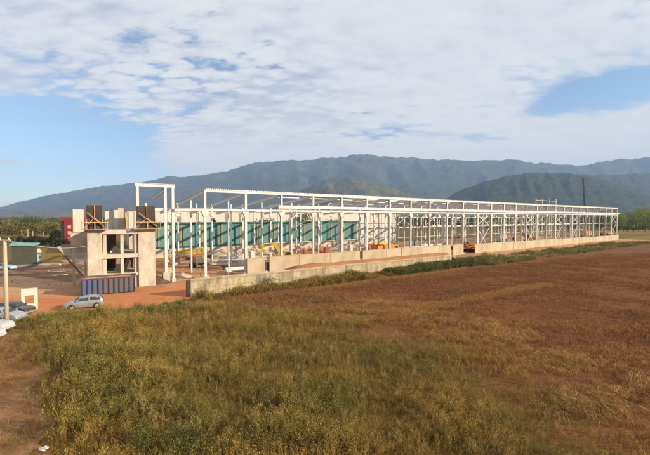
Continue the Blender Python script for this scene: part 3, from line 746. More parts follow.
fr.z = re_.z = 0; mid = (fr + re_) / 2; hv = fr - re_
car('silver hatchback driving on the orange dirt road in front of the skip', mid + Vector((.1, .75, 0.018)), math.atan2(hv.y, hv.x), 'car_silver')
def parked(px_front, py, lab, paint, S, h=0.0):
    p = pix(px_front, py); xf = (px_front - CX) / F_PX * (p.y + 1.5); car(lab, (xf - S['x'][-1], p.y + .8, .018), h, paint, S)
parked(37.5, 316.5, 'dark nearly black saloon parked in front of the white concrete frame', 'car_dark', SEDAN, -.06)
parked(28.5, 323.5, 'bluish grey saloon parked beside the dark saloon near the pole', 'car_grey', SEDAN, -.05)
parked(16, 334, 'white saloon with only its nose showing right of the pole foot', 'car_white', SEDAN, -.04)
parked(7, 343, 'white hatchback, nearest of the parked cars at the left edge', 'car_white', HATCH, -.04)
car('pale blue hatchback standing in front of the olive house', (pix(4, 270).x, pix(4, 270).y, 0.022), .1, 'car_blue', HATCH)

# ------------------------------------------------------------------ machines
def wheel(x, y, r, w, par):
    t = MB().tube((x, y - w/2, r), (x, y + w/2, r), r, r, 16).build('wheel', 'rubber', par)
    MB().tube((x, y - w/2 - .012, r), (x, y + w/2 + .012, r), r * .5, r * .5, 12).build('rim', 'grey_plate', t)
def boom_lift(loc, rz, lab):
    o = thing('boom_lift', lab, 'boom lift', loc, rz)
    MB().box(-1.6, 1.6, -.75, .75, .55, 1.0).build('chassis', 'dark', o)
    for x in (-1.2, 1.2):
        for y in (-.95, .95): wheel(x, y, .55, .42, o)
    MB().prism([(-1.4, 1.0), (2.0, 1.0), (2.1, 1.5), (1.5, 1.9), (-1.0, 1.9), (-1.5, 1.5)], 'y', -.8, .8).build('turntable', 'grey_plate', o)
    MB().prism([(-1.6, 1.2), (-.1, 1.2), (-.1, 2.1), (-1.3, 2.0)], 'y', -.95, -.4).build('engine_cover', 'orange', o)
    b1 = MB().beam((1.0, 0, 1.8), (1.25, 0, 4.4), .6, .7).build('riser', 'yellow', o)
    MB().tube((.4, -.2, 1.9), (1.15, -.2, 3.4), .1, n=8).build('ram', 'grey_plate', b1)
    MB().beam((1.2, .1, 3.5), (-3.4, .1, 3.2), .55, .75).build('main_boom', 'yellow', o)
    MB().beam((-3.4, .1, 3.2), (-5.4, .1, 3.05), .32, .36).build('jib', 'yellow', o)
    MB().beam((1.1, -.2, 2.9), (-4.6, -.2, 1.9), .3, .38).build('lower_boom', 'orange', o)
    bk = MB()
    for x in (-6.6, -5.6):
        for y in (-.8, .8): bk.beam((x, y, 2.4), (x, y, 3.5), .07)
    for z in (2.9, 3.5): bk.beam((-6.6, -.8, z), (-5.6, -.8, z), .06); bk.beam((-6.6, .8, z), (-5.6, .8, z), .06); bk.beam((-6.6, -.8, z), (-6.6, .8, z), .06); bk.beam((-5.6, -.8, z), (-5.6, .8, z), .06)
    bk.box(-6.65, -5.55, -.85, .85, 2.3, 2.4); bk.build('basket', 'yellow', o)
    return o
boom_lift(pix(199, 267.5), .12, 'yellow and orange boom lift with folded arms on big black wheels')
def excavator(loc, rz, lab, body='orange', arm='orange', scale=1.0):
    o = thing('excavator', lab, 'excavator', loc, rz, 'excavators and diggers on the building site'); o.scale = (scale,) * 3
    for y in (-1.1, 1.1):
        MB().prism([(-1.9, .45), (-1.6, .05), (1.6, .05), (1.9, .45), (1.65, .9), (-1.65, .9)], 'y', y - .28, y + .28).build('track', 'rubber', o)
    MB().tube((0, 0, .7), (0, 0, 1.1), .7, n=14).build('slew_ring', 'dark', o)
    MB().prism([(-2.2, 1.1), (1.5, 1.1), (1.5, 1.7), (-.2, 1.8), (-.2, 2.2), (-2.0, 2.3), (-2.3, 1.8)], 'y', -1.25, 1.25).build('house', body, o)
    c = MB().prism([(-.1, 1.82), (1.35, 1.72), (1.45, 2.3), (1.1, 3.0), (-.1, 3.0)], 'y', -1.2, -.3).build('cab', body, o)
    MB().prism([(.05, 2.2), (1.2, 2.2), (1.0, 2.85), (.05, 2.85)], 'y', -1.22, -.28).build('window', 'dark_glass', c)
    b1 = MB().beam((1.2, .2, 1.6), (3.2, .2, 4.5), .42, .65, w1=.36, h1=.6); b1.beam((3.2, .2, 4.5), (5.4, .2, 4.2), .36, .6, w1=.32, h1=.4); b1.build('boom', arm, o)
    MB().tube((1.4, .2, 1.3), (3.0, .2, 3.8), .09, n=8).build('ram', 'grey_plate', o)
    MB().beam((5.3, .2, 4.5), (6.2, .2, 1.7), .3, .5, w1=.24, h1=.3).build('stick', arm, o)
    MB().prism([(6.0, 1.8), (6.5, 1.7), (6.6, 1.0), (5.9, .6), (5.4, 1.0), (5.9, 1.2)], 'y', -.35, .75).build('bucket', 'dark', o)
    return o
excavator(FW(s_at(291, 5.5), 5.5), PI + .2, 'yellow excavator with bent arm behind the second concrete panel', 'yellow', 'yellow', 1.05)
excavator(FW(s_at(470, 3.0), 3.0), PI + .35, 'orange excavator standing in the opening between concrete panels', 'orange', 'rebar')
excavator(FW(s_at(530, 14.0), 14), PI - .3, 'orange excavator working among the braced bays', 'orange', 'orange')
excavator(FW(s_at(607, 16.0), 16), PI + .5, 'small orange excavator near the right end of the frame', 'orange', 'orange')
def truck(loc, rz, lab, col='orange'):
    o = thing('flatbed_truck', lab, 'truck', loc, rz)
    MB().box(-4, 3.4, -.5, .5, .75, 1.05).build('chassis', 'dark', o)
    for x in (-2.9, -1.7, 2.3):
        for y in (-1.0, 1.0): wheel(x, y, .5, .36, o)
    c = MB().prism([(1.7, 1.06), (3.7, 1.06), (3.7, 2.1), (3.4, 3.2), (1.7, 3.2)], 'y', -1.15, 1.15).build('cab', col, o)
    MB().prism([(2.2, 2.1), (3.3, 2.1), (3.15, 2.9), (2.2, 2.9)], 'y', -1.17, 1.17).build('window', 'dark_glass', c)
    MB().box(-4.1, 1.5, -1.2, 1.2, 1.06, 1.3).build('bed', 'rebar', o)
    for y in (-1.2, 1.14): MB().box(-4.1, 1.5, y, y + .06, 1.302, 3.3).build('sideboard', col, o)
    MB().box(-4.1, -4.04, -1.13, 1.13, 1.302, 3.3).build('tailboard', col, o)
    MB().beam((1.3, 0, 3.5), (-4.2, 0, 3.75), .35, .4).build('loader_arm', 'yellow', o)
    return o
truck(FW(s_at(386, 6), 6), PHI + .05, 'orange yellow truck behind the fifth concrete panel')
cp = pix(590, 233.5)
CR = thing('mobile_crane', 'tall dark lattice boom crane rising behind the right end of the frame', 'crane', (at(587, 233, 185).x, 185, 0), PHI)
MB().box(-4, 4, -1.2, 1.2, .9, 1.6).build('carrier', 'orange', CR)
for x in (-3, -1.6, 1.6, 3):
    for y in (-1.1, 1.1): wheel(x, y, .6, .4, CR)
c = MB().box(1.8, 3.9, -1.2, 1.2, 1.602, 3.0).build('cab', 'precast', CR); MB().box(2.2, 3.95, -1.22, 1.22, 2.1, 2.8).build('window', 'dark_glass', c)
MB().box(-3.2, 1.2, -1.1, 1.1, 1.602, 3.6).build('slewing_deck', 'orange', CR)
bm_ = MB(); A = Vector((-.5, 0, 3.2)); B = Vector((-2.6, 1.2, 30.5)); k = 22; cs = []
for i in range(k + 1):
    u = i / k; c0 = A.lerp(B, u); w = .36 * (1 - .5 * u)
    cs.append([c0 + Vector((sx * w, sy * w, 0)) for sx, sy in ((-1, -1), (1, -1), (1, 1), (-1, 1))])
for i in range(k):
    for j in range(4):
        bm_.beam(cs[i][j], cs[i + 1][j], .12); bm_.beam(cs[i][j], cs[i + 1][(j + 1) % 4], .06); bm_.beam(cs[i][j], cs[i][(j + 1) % 4], .09)
bo = bm_.build('lattice_boom', 'dark', CR)
MB().beam(B, B + Vector((-.3, .1, 2.6)), .22, .22, w1=.12, h1=.12).build('jib', 'dark', bo)
MB().tube(B + Vector((.5, 0, 0)), Vector((.6, .6, 4.2)), .04, n=5).build('hoist_rope', 'dark', CR)
# steel gantry posts seen over the roof
GA = thing('steel_gantry', 'thin grey gantry of posts and one crossbar above the far roof', 'gantry', (at(545, 210, 215).x, 215, 0), .2)
for x in (-6.5, -2.0, 3.0, 7.5): MB().beam((x, 0, 0), (x, 0, 21.5), .3).build('post', 'girder', GA)
MB().beam((-6.5, 0, 20.6), (7.5, 0, 20.0), .3).build('crossbar', 'girder', GA)
# thin post by the low wall
tag(MB().tube((0, 0, 0), (0, 0, 12.4), .07, .05, 8).build('thin_post', 'girder'), 'thin grey post standing behind the low wall left of the panels', 'post').location = pix(228.5, 275)

# ------------------------------------------------------------------ heaps and stacks
def heap(name, lab, loc, rx, ry, h, mat, seed, cat='heap', rz=0.0, group=None):
    mb = MB(); NA, NR = 28, 9
    mb.v.append((0, 0, h))
    for j in range(1, NR + 1):
        r = j / NR
        for i in range(NA):
            a = 2 * PI * i / NA; q = (math.cos(a) * r, math.sin(a) * r)
            nn = mnoise.noise((q[0] * 2.2 + seed, q[1] * 2.2, seed)) + .5 * mnoise.noise((q[0] * 6 + seed, q[1] * 6, seed))
            z = h * (1 - r) ** .85 * (1 + .35 * nn) if j < NR else -.03
            rr = 1 + .18 * mnoise.noise((math.cos(a) * 1.5, math.sin(a) * 1.5, seed + 3))
            mb.v.append((q[0] * rx * rr, q[1] * ry * rr, z))
    mb.f += [(0, 1 + i, 1 + (i + 1) % NA) for i in range(NA)]
    for j in range(NR - 1):
        for i in range(NA): a0 = 1 + j * NA; mb.f.append((a0 + i, a0 + NA + i, a0 + NA + (i + 1) % NA, a0 + (i + 1) % NA))
    o = mb.build(name, mat, None, True); o.location = loc; o.rotation_euler = (0, 0, rz)
    return tag(o, lab, cat, group)
heap('soil_heap', 'rounded dark soil heap at the foot of the right concrete pier', pix(153, 283), 2.6, 1.8, 1.5, 'soil_dark', 1.0)
heap('sand_heap', 'small pale heap beside the steel pedestal on the right', pix(182, 277), 1.8, 1.2, .7, 'sand', 2.0)
heap('soil_heap', 'long red earth heap behind the third and fourth panels', FW(s_at(318, 14), 14), 9, 3.5, 3.0, 'soil_red', 3.0, rz=PHI)
heap('soil_heap', 'dark red earth heap right behind the yellow excavator', FW(s_at(303, 10), 10), 3.4, 3, 3.1, 'soil_red', 4.0, rz=PHI)
heap('soil_heap', 'low red earth heap behind the panel with the truck', FW(s_at(372, 12), 12), 9, 3, 2.3, 'soil_red', 5.0, rz=PHI)
heap('soil_heap', 'low orange earth heap left of the orange excavator', FW(s_at(445, 8), 8), 7, 3, 2.4, 'soil_red', 6.0, rz=PHI)
for i, (px, t, rx, h, w) in enumerate(((190, 33, 5, 1.5, 'left of the boom lift arm'), (222, 33, 6, 1.9, 'right of the boom lift'), (255, 33, 6, 1.7, 'between the boom lift and yellow excavator'), (345, 33, 8, 1.6, 'near the right end of the teal shed'))):
    heap('sand_heap', 'pale rubble heap by the teal shed, ' + w, FW(s_at(px, t), t), rx, 2.6, h, 'sand', 10. + i, rz=PHI, group='pale heaps along the teal shed')
def bundle(loc, rz, L, rows, lab, mat='gutter'):
    o = thing('beam_stack', lab, 'beam stack', loc, rz, 'stacked steel beams on the ground')
    MB().box(L * .2, L * .2 + .2, -.1, 1.6, 0, .2).build('bearer', 'timber', o); MB().box(L * .8, L * .8 + .2, -.1, 1.6, 0, .2).build('bearer', 'timber', o)
    for r in range(rows):
        for k in range(4 - (r % 2)):
            MB().hsec(0, 0, 0, L, .3, .32).build('beam', mat, o).matrix_local = Matrix.Translation((0, .2 + k * .38 + .19 * (r % 2), .37 + r * .34)) @ Matrix.Rotation(PI / 2, 4, 'Y')
    return o
bundle(pix(212, 266), .12, 9, 3, 'white steel beam stack just right of the boom lift')
bundle(pix(222, 262), .2, 10, 3, 'white steel beam stack behind the one beside the boom lift')
bundle(FW(s_at(405, 9), 9), PHI, 9, 5, 'white steel beam stack behind the longest concrete panel')
bundle(FW(s_at(425, 12), 12), PHI, 9, 5, 'white steel beam stack farther right behind the longest panel')
bundle(FW(s_at(497, 5), 5), PHI, 8, 5, 'white steel beam stack behind the orange tinted panel')
tag(MB().box(0, 4.5, 0, .5, 0, .3).build('concrete_kerb', 'precast'), 'pale concrete kerb piece lying beyond the brown yard', 'kerb').location = pix(38, 265.5)
for i, (px, py, w, lab) in enumerate(((118, 262, 1.0, 'pale block pile on the middle floor of the concrete block'), (112, 275, 1.0, 'pale block pile on the lowest floor of the concrete block'))):
    o = thing('block_pile', lab, 'block pile', FW(CBS + 2.3 + i * 0.4, CBT + 3.2, 4.9 if i == 0 else 2.15), PHI)
    for r in range(3):
        for k in range(3 - r): MB().box(k * .5 + r * .2, k * .5 + r * .2 + .46, 0, .5, r * .32, r * .32 + .3).build('block', 'precast', o)

def pallet(px, t, n, lab, mat='sand'):
    o = thing('loaded_pallet', lab, 'pallet', FW(s_at(px, t), t), PHI + R.uniform(-.4, .4), 'loaded pallets on the site')
    d = MB()
    for k in range(5): d.box(-.6, .6, -.6 + k * .26, -.45 + k * .26, .1, .14)
    for k in (-.55, 0, .5): d.box(k - .05, k + .05, -.6, .6, 0, .098)
    d.build('deck', 'timber', o)
    l = MB()
    for r in range(n): l.box(-.55 + r * .015, .55 - r * .01, -.55, .55 - r * .015, .142 + r * .3, .43 + r * .3)
    l.build('load', mat, o)
for a in ((196, 26, 4, 'pallet of pale blocks left of the boom lift wheels'), (216, 20, 5, 'tall pallet of pale blocks right of the boom lift'), (234, 24, 4, 'pallet of pale blocks before the second rubble heap', 'precast'),
          (241, 12, 4, 'white wrapped pallet just left of the first concrete panel', 'precast'), (252, 14, 9, 'tall white pallet behind the first concrete panel', 'precast'), (326, 9, 10, 'tall reddish pallet behind the third concrete panel', 'soil_red'),
          (350, 16, 9, 'tall pale pallet behind the fourth concrete panel', 'precast'), (415, 14, 10, 'tall grey pallet behind the longest concrete panel', 'grey_plate'), (438, 18, 11, 'tall white pallet near the right end of the longest panel', 'precast'),
          (176, 22, 4, 'pallet of pale blocks left of the yellow boom', 'sand'), (169, 10, 3, 'low pallet of pale blocks behind the tall pedestal')): pallet(*a)
def pipes(px, t, lab, mat, L=6):
    o = thing('pipe_stack', lab, 'pipe stack', FW(s_at(px, t), t), PHI + R.uniform(-.2, .2), 'pipe stacks on the site')
    for r in range(3):
        for k in range(4 - r): MB().tube((0, .3 * k + .15 * r, .15 + .26 * r), (L, .3 * k + .15 * r, .15 + .26 * r), .14, n=8).build('pipe', mat, o)
pipes(206, 9, 'rusty pipe stack in front of the boom lift', 'rebar'); pipes(226, 5, 'grey pipe stack behind the thin post', 'gutter'); pipes(186, 30, 'rusty pipe stack below the yellow boom arm', 'rebar')
CBN = thing('site_cabin', 'small white site cabin seen through the braced bays on the right', 'cabin', FW(s_at(500, 22), 22), PHI)
MB().box(0, 6, 0, 2.4, .2, 2.8).build('body', 'hall_white', CBN); MB().box(-.1, 6.1, -.1, 2.5, 2.802, 2.95).build('roof', 'grey_plate', CBN)
MB().box(.8, 1.7, -.03, -.002, .3, 2.3).build('door', 'grey_plate', CBN); MB().box(3, 4.4, -.03, -.002, 1.2, 2.2).build('window', 'dark_glass', CBN)

def stone_field(name, poly, n, r0, r1, col):
    A = np.array([(q.x, q.y) for q in poly]); Q = rng.uniform(A.min(0), A.max(0), (n * 4, 2)); k_ = np.array([_inp(q, A) for q in Q]); Q = Q[k_][:n]
    mb = MB()
    for x, y in Q:
        r = R.uniform(r0, r1) ; a = R.uniform(0, 6.28); h = r * R.uniform(.4, .9)
        pts = [(x + math.cos(a + i * 1.2566) * r * R.uniform(.7, 1.2), y + math.sin(a + i * 1.2566) * r * R.uniform(.7, 1.2)) for i in range(5)]
        mb.add([(u, v, 0) for u, v in pts] + [(x + (u - x) * .55, y + (v - y) * .55, h * R.uniform(.7, 1.1)) for u, v in pts], [(i, (i + 1) % 5, 5 + (i + 1) % 5, 5 + i) for i in range(5)] + [(5, 6, 7, 8, 9)])
    return kind(mb.build(name, col), 'stuff')
def _inp(q, A):
    r = False
    for i in range(len(A)):
        (x0, y0), (x1, y1) = A[i], A[(i + 1) % len(A)]
        if (y0 > q[1]) != (y1 > q[1]) and q[0] < (x1 - x0) * (q[1] - y0) / (y1 - y0) + x0: r = not r
    return r
stone_field('rubble', [pix(-20, 290), pix(80, 285), pix(84, 264), pix(-30, 268)], 150, .06, .22, 'stone')
stone_field('rubble', [pix(160, 284), pix(250, 272), pix(300, 256), pix(170, 258)], 320, .06, .3, 'stone')
stone_field('rubble', [pix(30, 318), pix(186, 299), pix(186, 296), pix(30, 314)], 110, .04, .11, 'stone')
for i, (px, py, rz, lab) in enumerate(((55, 272, .3, 'grey board lying in the middle of the brown yard'), (64, 275, .7, 'grey board lying nearest to the slanting prop'), (30, 274, -.2, 'grey board lying in front of the olive house'), (176, 281, .5, 'grey board lying beside the small pale heap'))):
    tag(MB().box(-1.6, 1.6, -.14, .14, .03, .1).build('loose_board', 'pole'), lab, 'board', 'loose boards on the ground').location = pix(px, py); 
    bpy.context.scene.collection.objects[-1].rotation_euler = (0, 0, rz)

# fence posts at the far left, behind the olive house
for i, (px, h) in enumerate(((22, 4.2), (28, 4.6), (33, 4.0), (44, 3.6))):
    p = pix(px, 243)
    tag(MB().tube((0, 0, 0), (0, 0, h * 1.2), .14, .12, 7).build('fence_post', 'pole'), 'pale post in the grass behind the olive house, %s from the left' % ORD[i], 'post', 'pale posts behind the olive house').location = p
q = at(24, 240, 120)
BR = thing('far_shed', 'low reddish roofed shed in front of the left tree row', 'shed', (at(36, 240, 135).x, 135, 0), 0.1)
MB().box(-5, 5, 0, 5, 0, 2.0).build('wall', 'soil_dark', BR); MB().prism([(-5.4, 2.0), (5.4, 2.0), (0, 3.2)], 'y', -.4, 5.4).build('roof', 'rebar', BR)

# ------------------------------------------------------------------ vegetation
def quads_mesh(name, V, C, mat):
    """V (n,4,3) quads, C (n,3) colours"""
    n = len(V)
    me = bpy.data.meshes.new(name)
    me.vertices.add(n * 4); me.vertices.foreach_set('co', V.reshape(-1).astype(np.float32))
    me.loops.add(n * 4); me.loops.foreach_set('vertex_index', np.arange(n * 4, dtype=np.int32))
    me.polygons.add(n); me.polygons.foreach_set('loop_start', np.arange(0, n * 4, 4, dtype=np.int32))
    try: me.polygons.foreach_set('loop_total', np.full(n, 4, dtype=np.int32))
    except Exception: pass
    at_ = me.color_attributes.new('Col', 'FLOAT_COLOR', 'POINT')
    cc = np.ones((n * 4, 4), np.float32); cc[:, :3] = np.repeat(np.clip(C, 0, 1), 4, axis=0)
    at_.data.foreach_set('color', cc.reshape(-1))
    me.update(calc_edges=True); me.materials.append(M[mat])
    return me
def leaf_quads(c, d, ln, wd, droop=None):
    """diamond leaves: centre c, direction d"""
    n = len(c)
    d = d / (np.linalg.norm(d, axis=1, keepdims=True) + 1e-9)
    r = rng.normal(size=(n, 3)); s = np.cross(d, r); s /= (np.linalg.norm(s, axis=1, keepdims=True) + 1e-9)
    ln = np.asarray(ln).reshape(-1, 1); wd = np.asarray(wd).reshape(-1, 1)
    return np.stack([c - d * ln * .5, c + s * wd * .5 - d * ln * .05, c + d * ln * .5, c - s * wd * .5 - d * ln * .05], axis=1)
def blade_quads(b, tip, wd):
    n = len(b); a = rng.uniform(0, PI, n); s = np.stack([np.cos(a), np.sin(a), np.zeros(n)], 1) * np.asarray(wd).reshape(-1, 1) * .5
    return np.stack([b - s, b + s, tip + s * .25, tip - s * .25], axis=1)

def tpl_herb(h=1.0, stems=5, leaves=9, plume=9, spread=.22, lw=.022, sw=.012, base=(.14, .13, .028), top=(.285, .22, .07)):
    Vs, Cs = [], []
    base = np.array(base); top = np.array(top)
    for k in range(stems):
        a = rng.uniform(0, 2 * PI); r = abs(rng.normal(0, spread * .5)); hh = h * rng.uniform(.65, 1.0)
        b0 = np.array([math.cos(a) * r, math.sin(a) * r, 0]); tp = b0 + np.array([math.cos(a) * r * .9 + rng.normal(0, .06), math.sin(a) * r * .9 + rng.normal(0, .06), hh])
        Vs.append(blade_quads(b0[None], tp[None], [sw])); Cs.append(base[None] * 1.1)
        u = rng.uniform(.2, .95, leaves)[:, None]; c = b0 + (tp - b0) * u
        d = np.concatenate([rng.normal(size=(leaves, 2)), rng.uniform(-.1, .9, (leaves, 1))], 1); dn = d / np.linalg.norm(d, axis=1, keepdims=True)
        ln = rng.uniform(.05, .12, leaves) * (1.15 - u[:, 0] * .5)
        Vs.append(leaf_quads(c + dn * ln[:, None] * .5, d, ln, lw * rng.uniform(.7, 1.3, leaves))); Cs.append(base * (1 - u * .7) + (base * .5 + top * .5) * u * .7 + base * rng.normal(0, .15, (leaves, 1)))
        c = tp + rng.normal(0, 1, (plume, 3)) * np.array([.05, .05, .1]) - np.array([0, 0, .05])
        d = rng.normal(0, .5, (plume, 3)) + np.array([0, 0, 1.2])
        Vs.append(leaf_quads(c, d, rng.uniform(.04, .1, plume), rng.uniform(.01, .024, plume))); Cs.append(top * (1 + rng.normal(0, .22, (plume, 1))))
    return np.concatenate(Vs), np.concatenate(Cs)
def tpl_grass(h=.5, n=16, spread=.16, w=.014, col=(.24, .16, .065)):
    a = rng.uniform(0, 2 * PI, n); r = rng.uniform(0, spread, n)
    b = np.stack([np.cos(a) * r, np.sin(a) * r, np.zeros(n)], 1)
    hh = h * rng.uniform(.5, 1, n); ln = rng.uniform(.1, .6, n) * hh
    m = b + np.stack([np.cos(a) * ln * .35, np.sin(a) * ln * .35, hh * .65], 1); t = b + np.stack([np.cos(a) * ln, np.sin(a) * ln, hh], 1)
    V = np.concatenate([blade_quads(b, m, np.full(n, w)), blade_quads(m, t, np.full(n, w * .9))])
    c = np.array(col) * (1 + rng.normal(0, .2, (n, 1))); return V, np.concatenate([c * .9, c])
def tpl_bush(h=1.0, r=.6, n=260, lf=.1, col=(.05, .075, .018)):
    nc = 9; cc = rng.normal(0, 1, (nc, 3)); cc /= np.linalg.norm(cc, axis=1, keepdims=True); cc *= np.array([r, r, h * .42]) * rng.uniform(.35, .8, (nc, 1)); cc[:, 2] += h * .5
    k = rng.integers(0, nc, n); p = cc[k] + rng.normal(0, 1, (n, 3)) * np.array([r * .26, r * .26, h * .16]); p[:, 2] = np.abs(p[:, 2])
    d = rng.normal(0, 1, (n, 3)) + np.array([0, 0, .4])
    V = leaf_quads(p, d, rng.uniform(.7, 1.4, n) * lf, rng.uniform(.35, .6, n) * lf)
    tint = rng.normal(1, .18, nc)[k][:, None] * (1 + rng.normal(0, .15, (n, 1)))
    ns = 8; a = rng.uniform(0, 2 * PI, ns); b = np.stack([np.cos(a) * .04, np.sin(a) * .04, np.zeros(ns)], 1); t = cc[rng.integers(0, nc, ns)]
    return np.concatenate([V, blade_quads(b, t, np.full(ns, .03))]), np.concatenate([np.array(col) * tint, np.tile([[.07, .05, .03]], (ns, 1))])

def scatter(name, pts, tpls, scale, tint, mat='leaf', zscale=None):
    """one stuff mesh made of many tufts"""
    n = len(pts); which = rng.integers(0, len(tpls), n); Vo, Co = [], []
    for k, (V, C) in enumerate(tpls):
        idx = np.where(which == k)[0]
        if not len(idx): continue
        a = rng.uniform(0, 2 * PI, len(idx)); ca, sa_ = np.cos(a), np.sin(a); s = scale[idx]
        X = V[None, :, :, 0]; Y = V[None, :, :, 1]; Z = V[None, :, :, 2]
        sh = (len(idx), 1, 1)
        zs = (zscale[idx] if zscale is not None else s)
        W = np.stack([(X * ca.reshape(sh) - Y * sa_.reshape(sh)) * s.reshape(sh) + pts[idx, 0].reshape(sh),
                      (X * sa_.reshape(sh) + Y * ca.reshape(sh)) * s.reshape(sh) + pts[idx, 1].reshape(sh), Z * zs.reshape(sh) + pts[idx, 2].reshape(sh)], axis=-1)
        Vo.append(W.reshape(-1, 4, 3)); Co.append((C[None] * tint[idx][:, None, :]).reshape(-1, 3))
    me = quads_mesh(name, np.concatenate(Vo), np.concatenate(Co), mat)
    o = bpy.data.objects.new(name, me); COL.objects.link(o); return kind(o, 'stuff')

def inpoly(P2, poly):
    x, y = P2[:, 0], P2[:, 1]; r = np.zeros(len(P2), bool); n = len(poly)
    for i in range(n):
        x0, y0 = poly[i][0], poly[i][1]; x1, y1 = poly[(i + 1) % n][0], poly[(i + 1) % n][1]
        c = ((y0 > y) != (y1 > y)); t = (x1 - x0) * (y - y0) / ((y1 - y0) if y1 != y0 else 1e-9) + x0
        r ^= c & (x < t)
    return r
def vnoise(P2, f, seed):
    """smooth value noise, vectorised, 0..1, 3 octaves"""
    out = np.zeros(len(P2)); amp = 0
    for o_ in range(3):
        g = np.random.default_rng(seed + o_).random((64, 64)); q = P2 * f * 2 ** o_; i = np.floor(q).astype(int); u = q - i; u = u * u * (3 - 2 * u)
        a = g[i[:, 0] % 64, i[:, 1] % 64]; b = g[(i[:, 0] + 1) % 64, i[:, 1] % 64]; c = g[i[:, 0] % 64, (i[:, 1] + 1) % 64]; d = g[(i[:, 0] + 1) % 64, (i[:, 1] + 1) % 64]
        out += ((a * (1 - u[:, 0]) + b * u[:, 0]) * (1 - u[:, 1]) + (c * (1 - u[:, 0]) + d * u[:, 0]) * u[:, 1]) * .5 ** o_; amp += .5 ** o_
    return out / amp
def sample(poly, dens, dfun=None, fuzz=0.0):
    A = np.array([(p[0], p[1]) for p in poly]); lo, hi = A.min(0), A.max(0)
    n = int((hi - lo).prod() * dens); Q = rng.uniform(lo, hi, (n, 2)); Q = Q[inpoly(Q, A)]
    Q = Q[(np.abs(Q[:, 0]) < Q[:, 1] * 0.98 + 5)]
    if fuzz: Q = Q + np.stack([vnoise(Q, .22, 7) - .5, vnoise(Q, .22, 17) - .5], 1) * fuzz * 2 + rng.normal(0, fuzz * .22, Q.shape)
    if dfun is not None: Q = Q[rng.random(len(Q)) < dfun(Q)]
    return Q
def p3(Q, z=0.0): return np.concatenate([Q, np.full((len(Q), 1), z)], 1)

WEED = [pix(24, 326), pix(60, 318), pix(130, 312), pix(186, 304), pix(230, 306), pix(290, 318), pix(345, 332), pix(420, 350), pix(480, 380), pix(560, 428), pix(660, 475), (14, 9, 0), (-9, 9, 0), pix(110, 470), pix(78, 420), pix(50, 365)]
herbA = [tpl_herb(1.0, 7, 11, 11) for _ in range(8)]
herbC = [tpl_herb(1.15, 4, 5, 20, spread=.12, base=(.16, .12, .035), top=(.33, .25, .09)) for _ in range(4)]
herbB = [tpl_herb(1.0, 5, 6, 7, lw=.035, sw=.018) for _ in range(6)]
olive = np.array([1.0, 1.0, 1.0])
def weed_tint(Q):
    a = vnoise(Q, .16, 40)[:, None]; b = vnoise(Q, .45, 50)[:, None]
    warm = np.array([1.5, 1.18, .95]); green = np.array([.86, .93, .7]); t = np.clip((a * .6 + b * .4 - .35) / .3, 0, 1)
    return (green * (1 - t) + warm * t) * rng.uniform(.65, 1.3, (len(Q), 1))
def wd(Q):
    v = vnoise(Q, .35, 60); return np.clip((v - .24) / .25, .2, 1)
near = sample(WEED, 22, wd, 4.0); near = near[near[:, 1] < 27]
hs = .38 + .75 * vnoise(near, .34, 61) ** 1.7 + .55 * np.clip(1 - np.abs(near[:, 0] + near[:, 1] * .52 + 3) / 8, 0, 1) * (vnoise(near, .55, 66) * 2.6 - .7).clip(0, 2)
scatter('weeds', p3(near), herbA, hs * rng.uniform(.8, 1.2, len(near)), weed_tint(near))
hs0 = None
Q = sample(WEED, 1.8, lambda q: np.clip((vnoise(q, .3, 62) - .4) / .2, 0, 1), 3.0); Q = Q[Q[:, 1] < 40]
scatter('seeding_weeds', p3(Q), herbC, rng.uniform(.5, 1.15, len(Q)), rng.uniform(.75, 1.2, (len(Q), 1)) * np.ones((1, 3)))
far = sample(WEED, 15, wd, 4.0); far = far[far[:, 1] >= 27]
hs = .38 + .75 * vnoise(far, .34, 61) ** 1.7 + .55 * np.clip(1 - np.abs(far[:, 0] + far[:, 1] * .52 + 3) / 8, 0, 1) * (vnoise(far, .55, 66) * 2.6 - .7).clip(0, 2)
scatter('weeds', p3(far), herbB, hs * rng.uniform(.8, 1.2, len(far)), weed_tint(far))
# dry grass between weeds, on the bare corner and on the stubble
dry = [tpl_grass(.5, 14, .2, .014, (.27, .18, .055)) for _ in range(6)]
Q = sample(WEED, 6, None, 3.5); Q = Q[Q[:, 1] < 40]
scatter('dry_grass', p3(Q), dry, rng.uniform(.7, 1.6, len(Q)), np.array([.85, .85, .7]) * rng.uniform(.6, 1.3, (len(Q), 1)))
BARE = [pix(-30, 335), pix(26, 328), pix(54, 366), pix(80, 418), pix(112, 470), (-9, 9, 0), (-22, 9, 0)]
Q = sample(BARE, 9, lambda q: np.clip((vnoise(q, .5, 70) - .38) / .3, 0.1, 1), 2.0)
scatter('dry_grass', p3(Q), dry, rng.uniform(.4, 1.2, len(Q)), np.array([.9, .75, .6]) * rng.uniform(.6, 1.3, (len(Q), 1)))
TAN = [pix(190, 302), pix(300, 292), pix(420, 300), pix(520, 330), pix(660, 400), pix(680, 470), (24, 12, 0), (10, 9, 0), pix(560, 428), pix(480, 380), pix(420, 350), pix(345, 332), pix(290, 318), pix(230, 306)]
low = [tpl_grass(.3, 12, .26, .018, (.26, .155, .058)) for _ in range(6)]
Q = sample(TAN, 22, lambda q: np.clip((vnoise(q * np.array([.6, 1.4]), .3, 80) - .3) / .3, .08, 1), 3.0); Q = Q[Q[:, 1] < 60]
scatter('dry_grass', p3(Q), low, rng.uniform(.6, 1.5, len(Q)), np.array([1.2, 1.08, .95]) * rng.uniform(.65, 1.3, (len(Q), 1)) * (.6 + .8 * vnoise(Q, .2, 81)[:, None]))
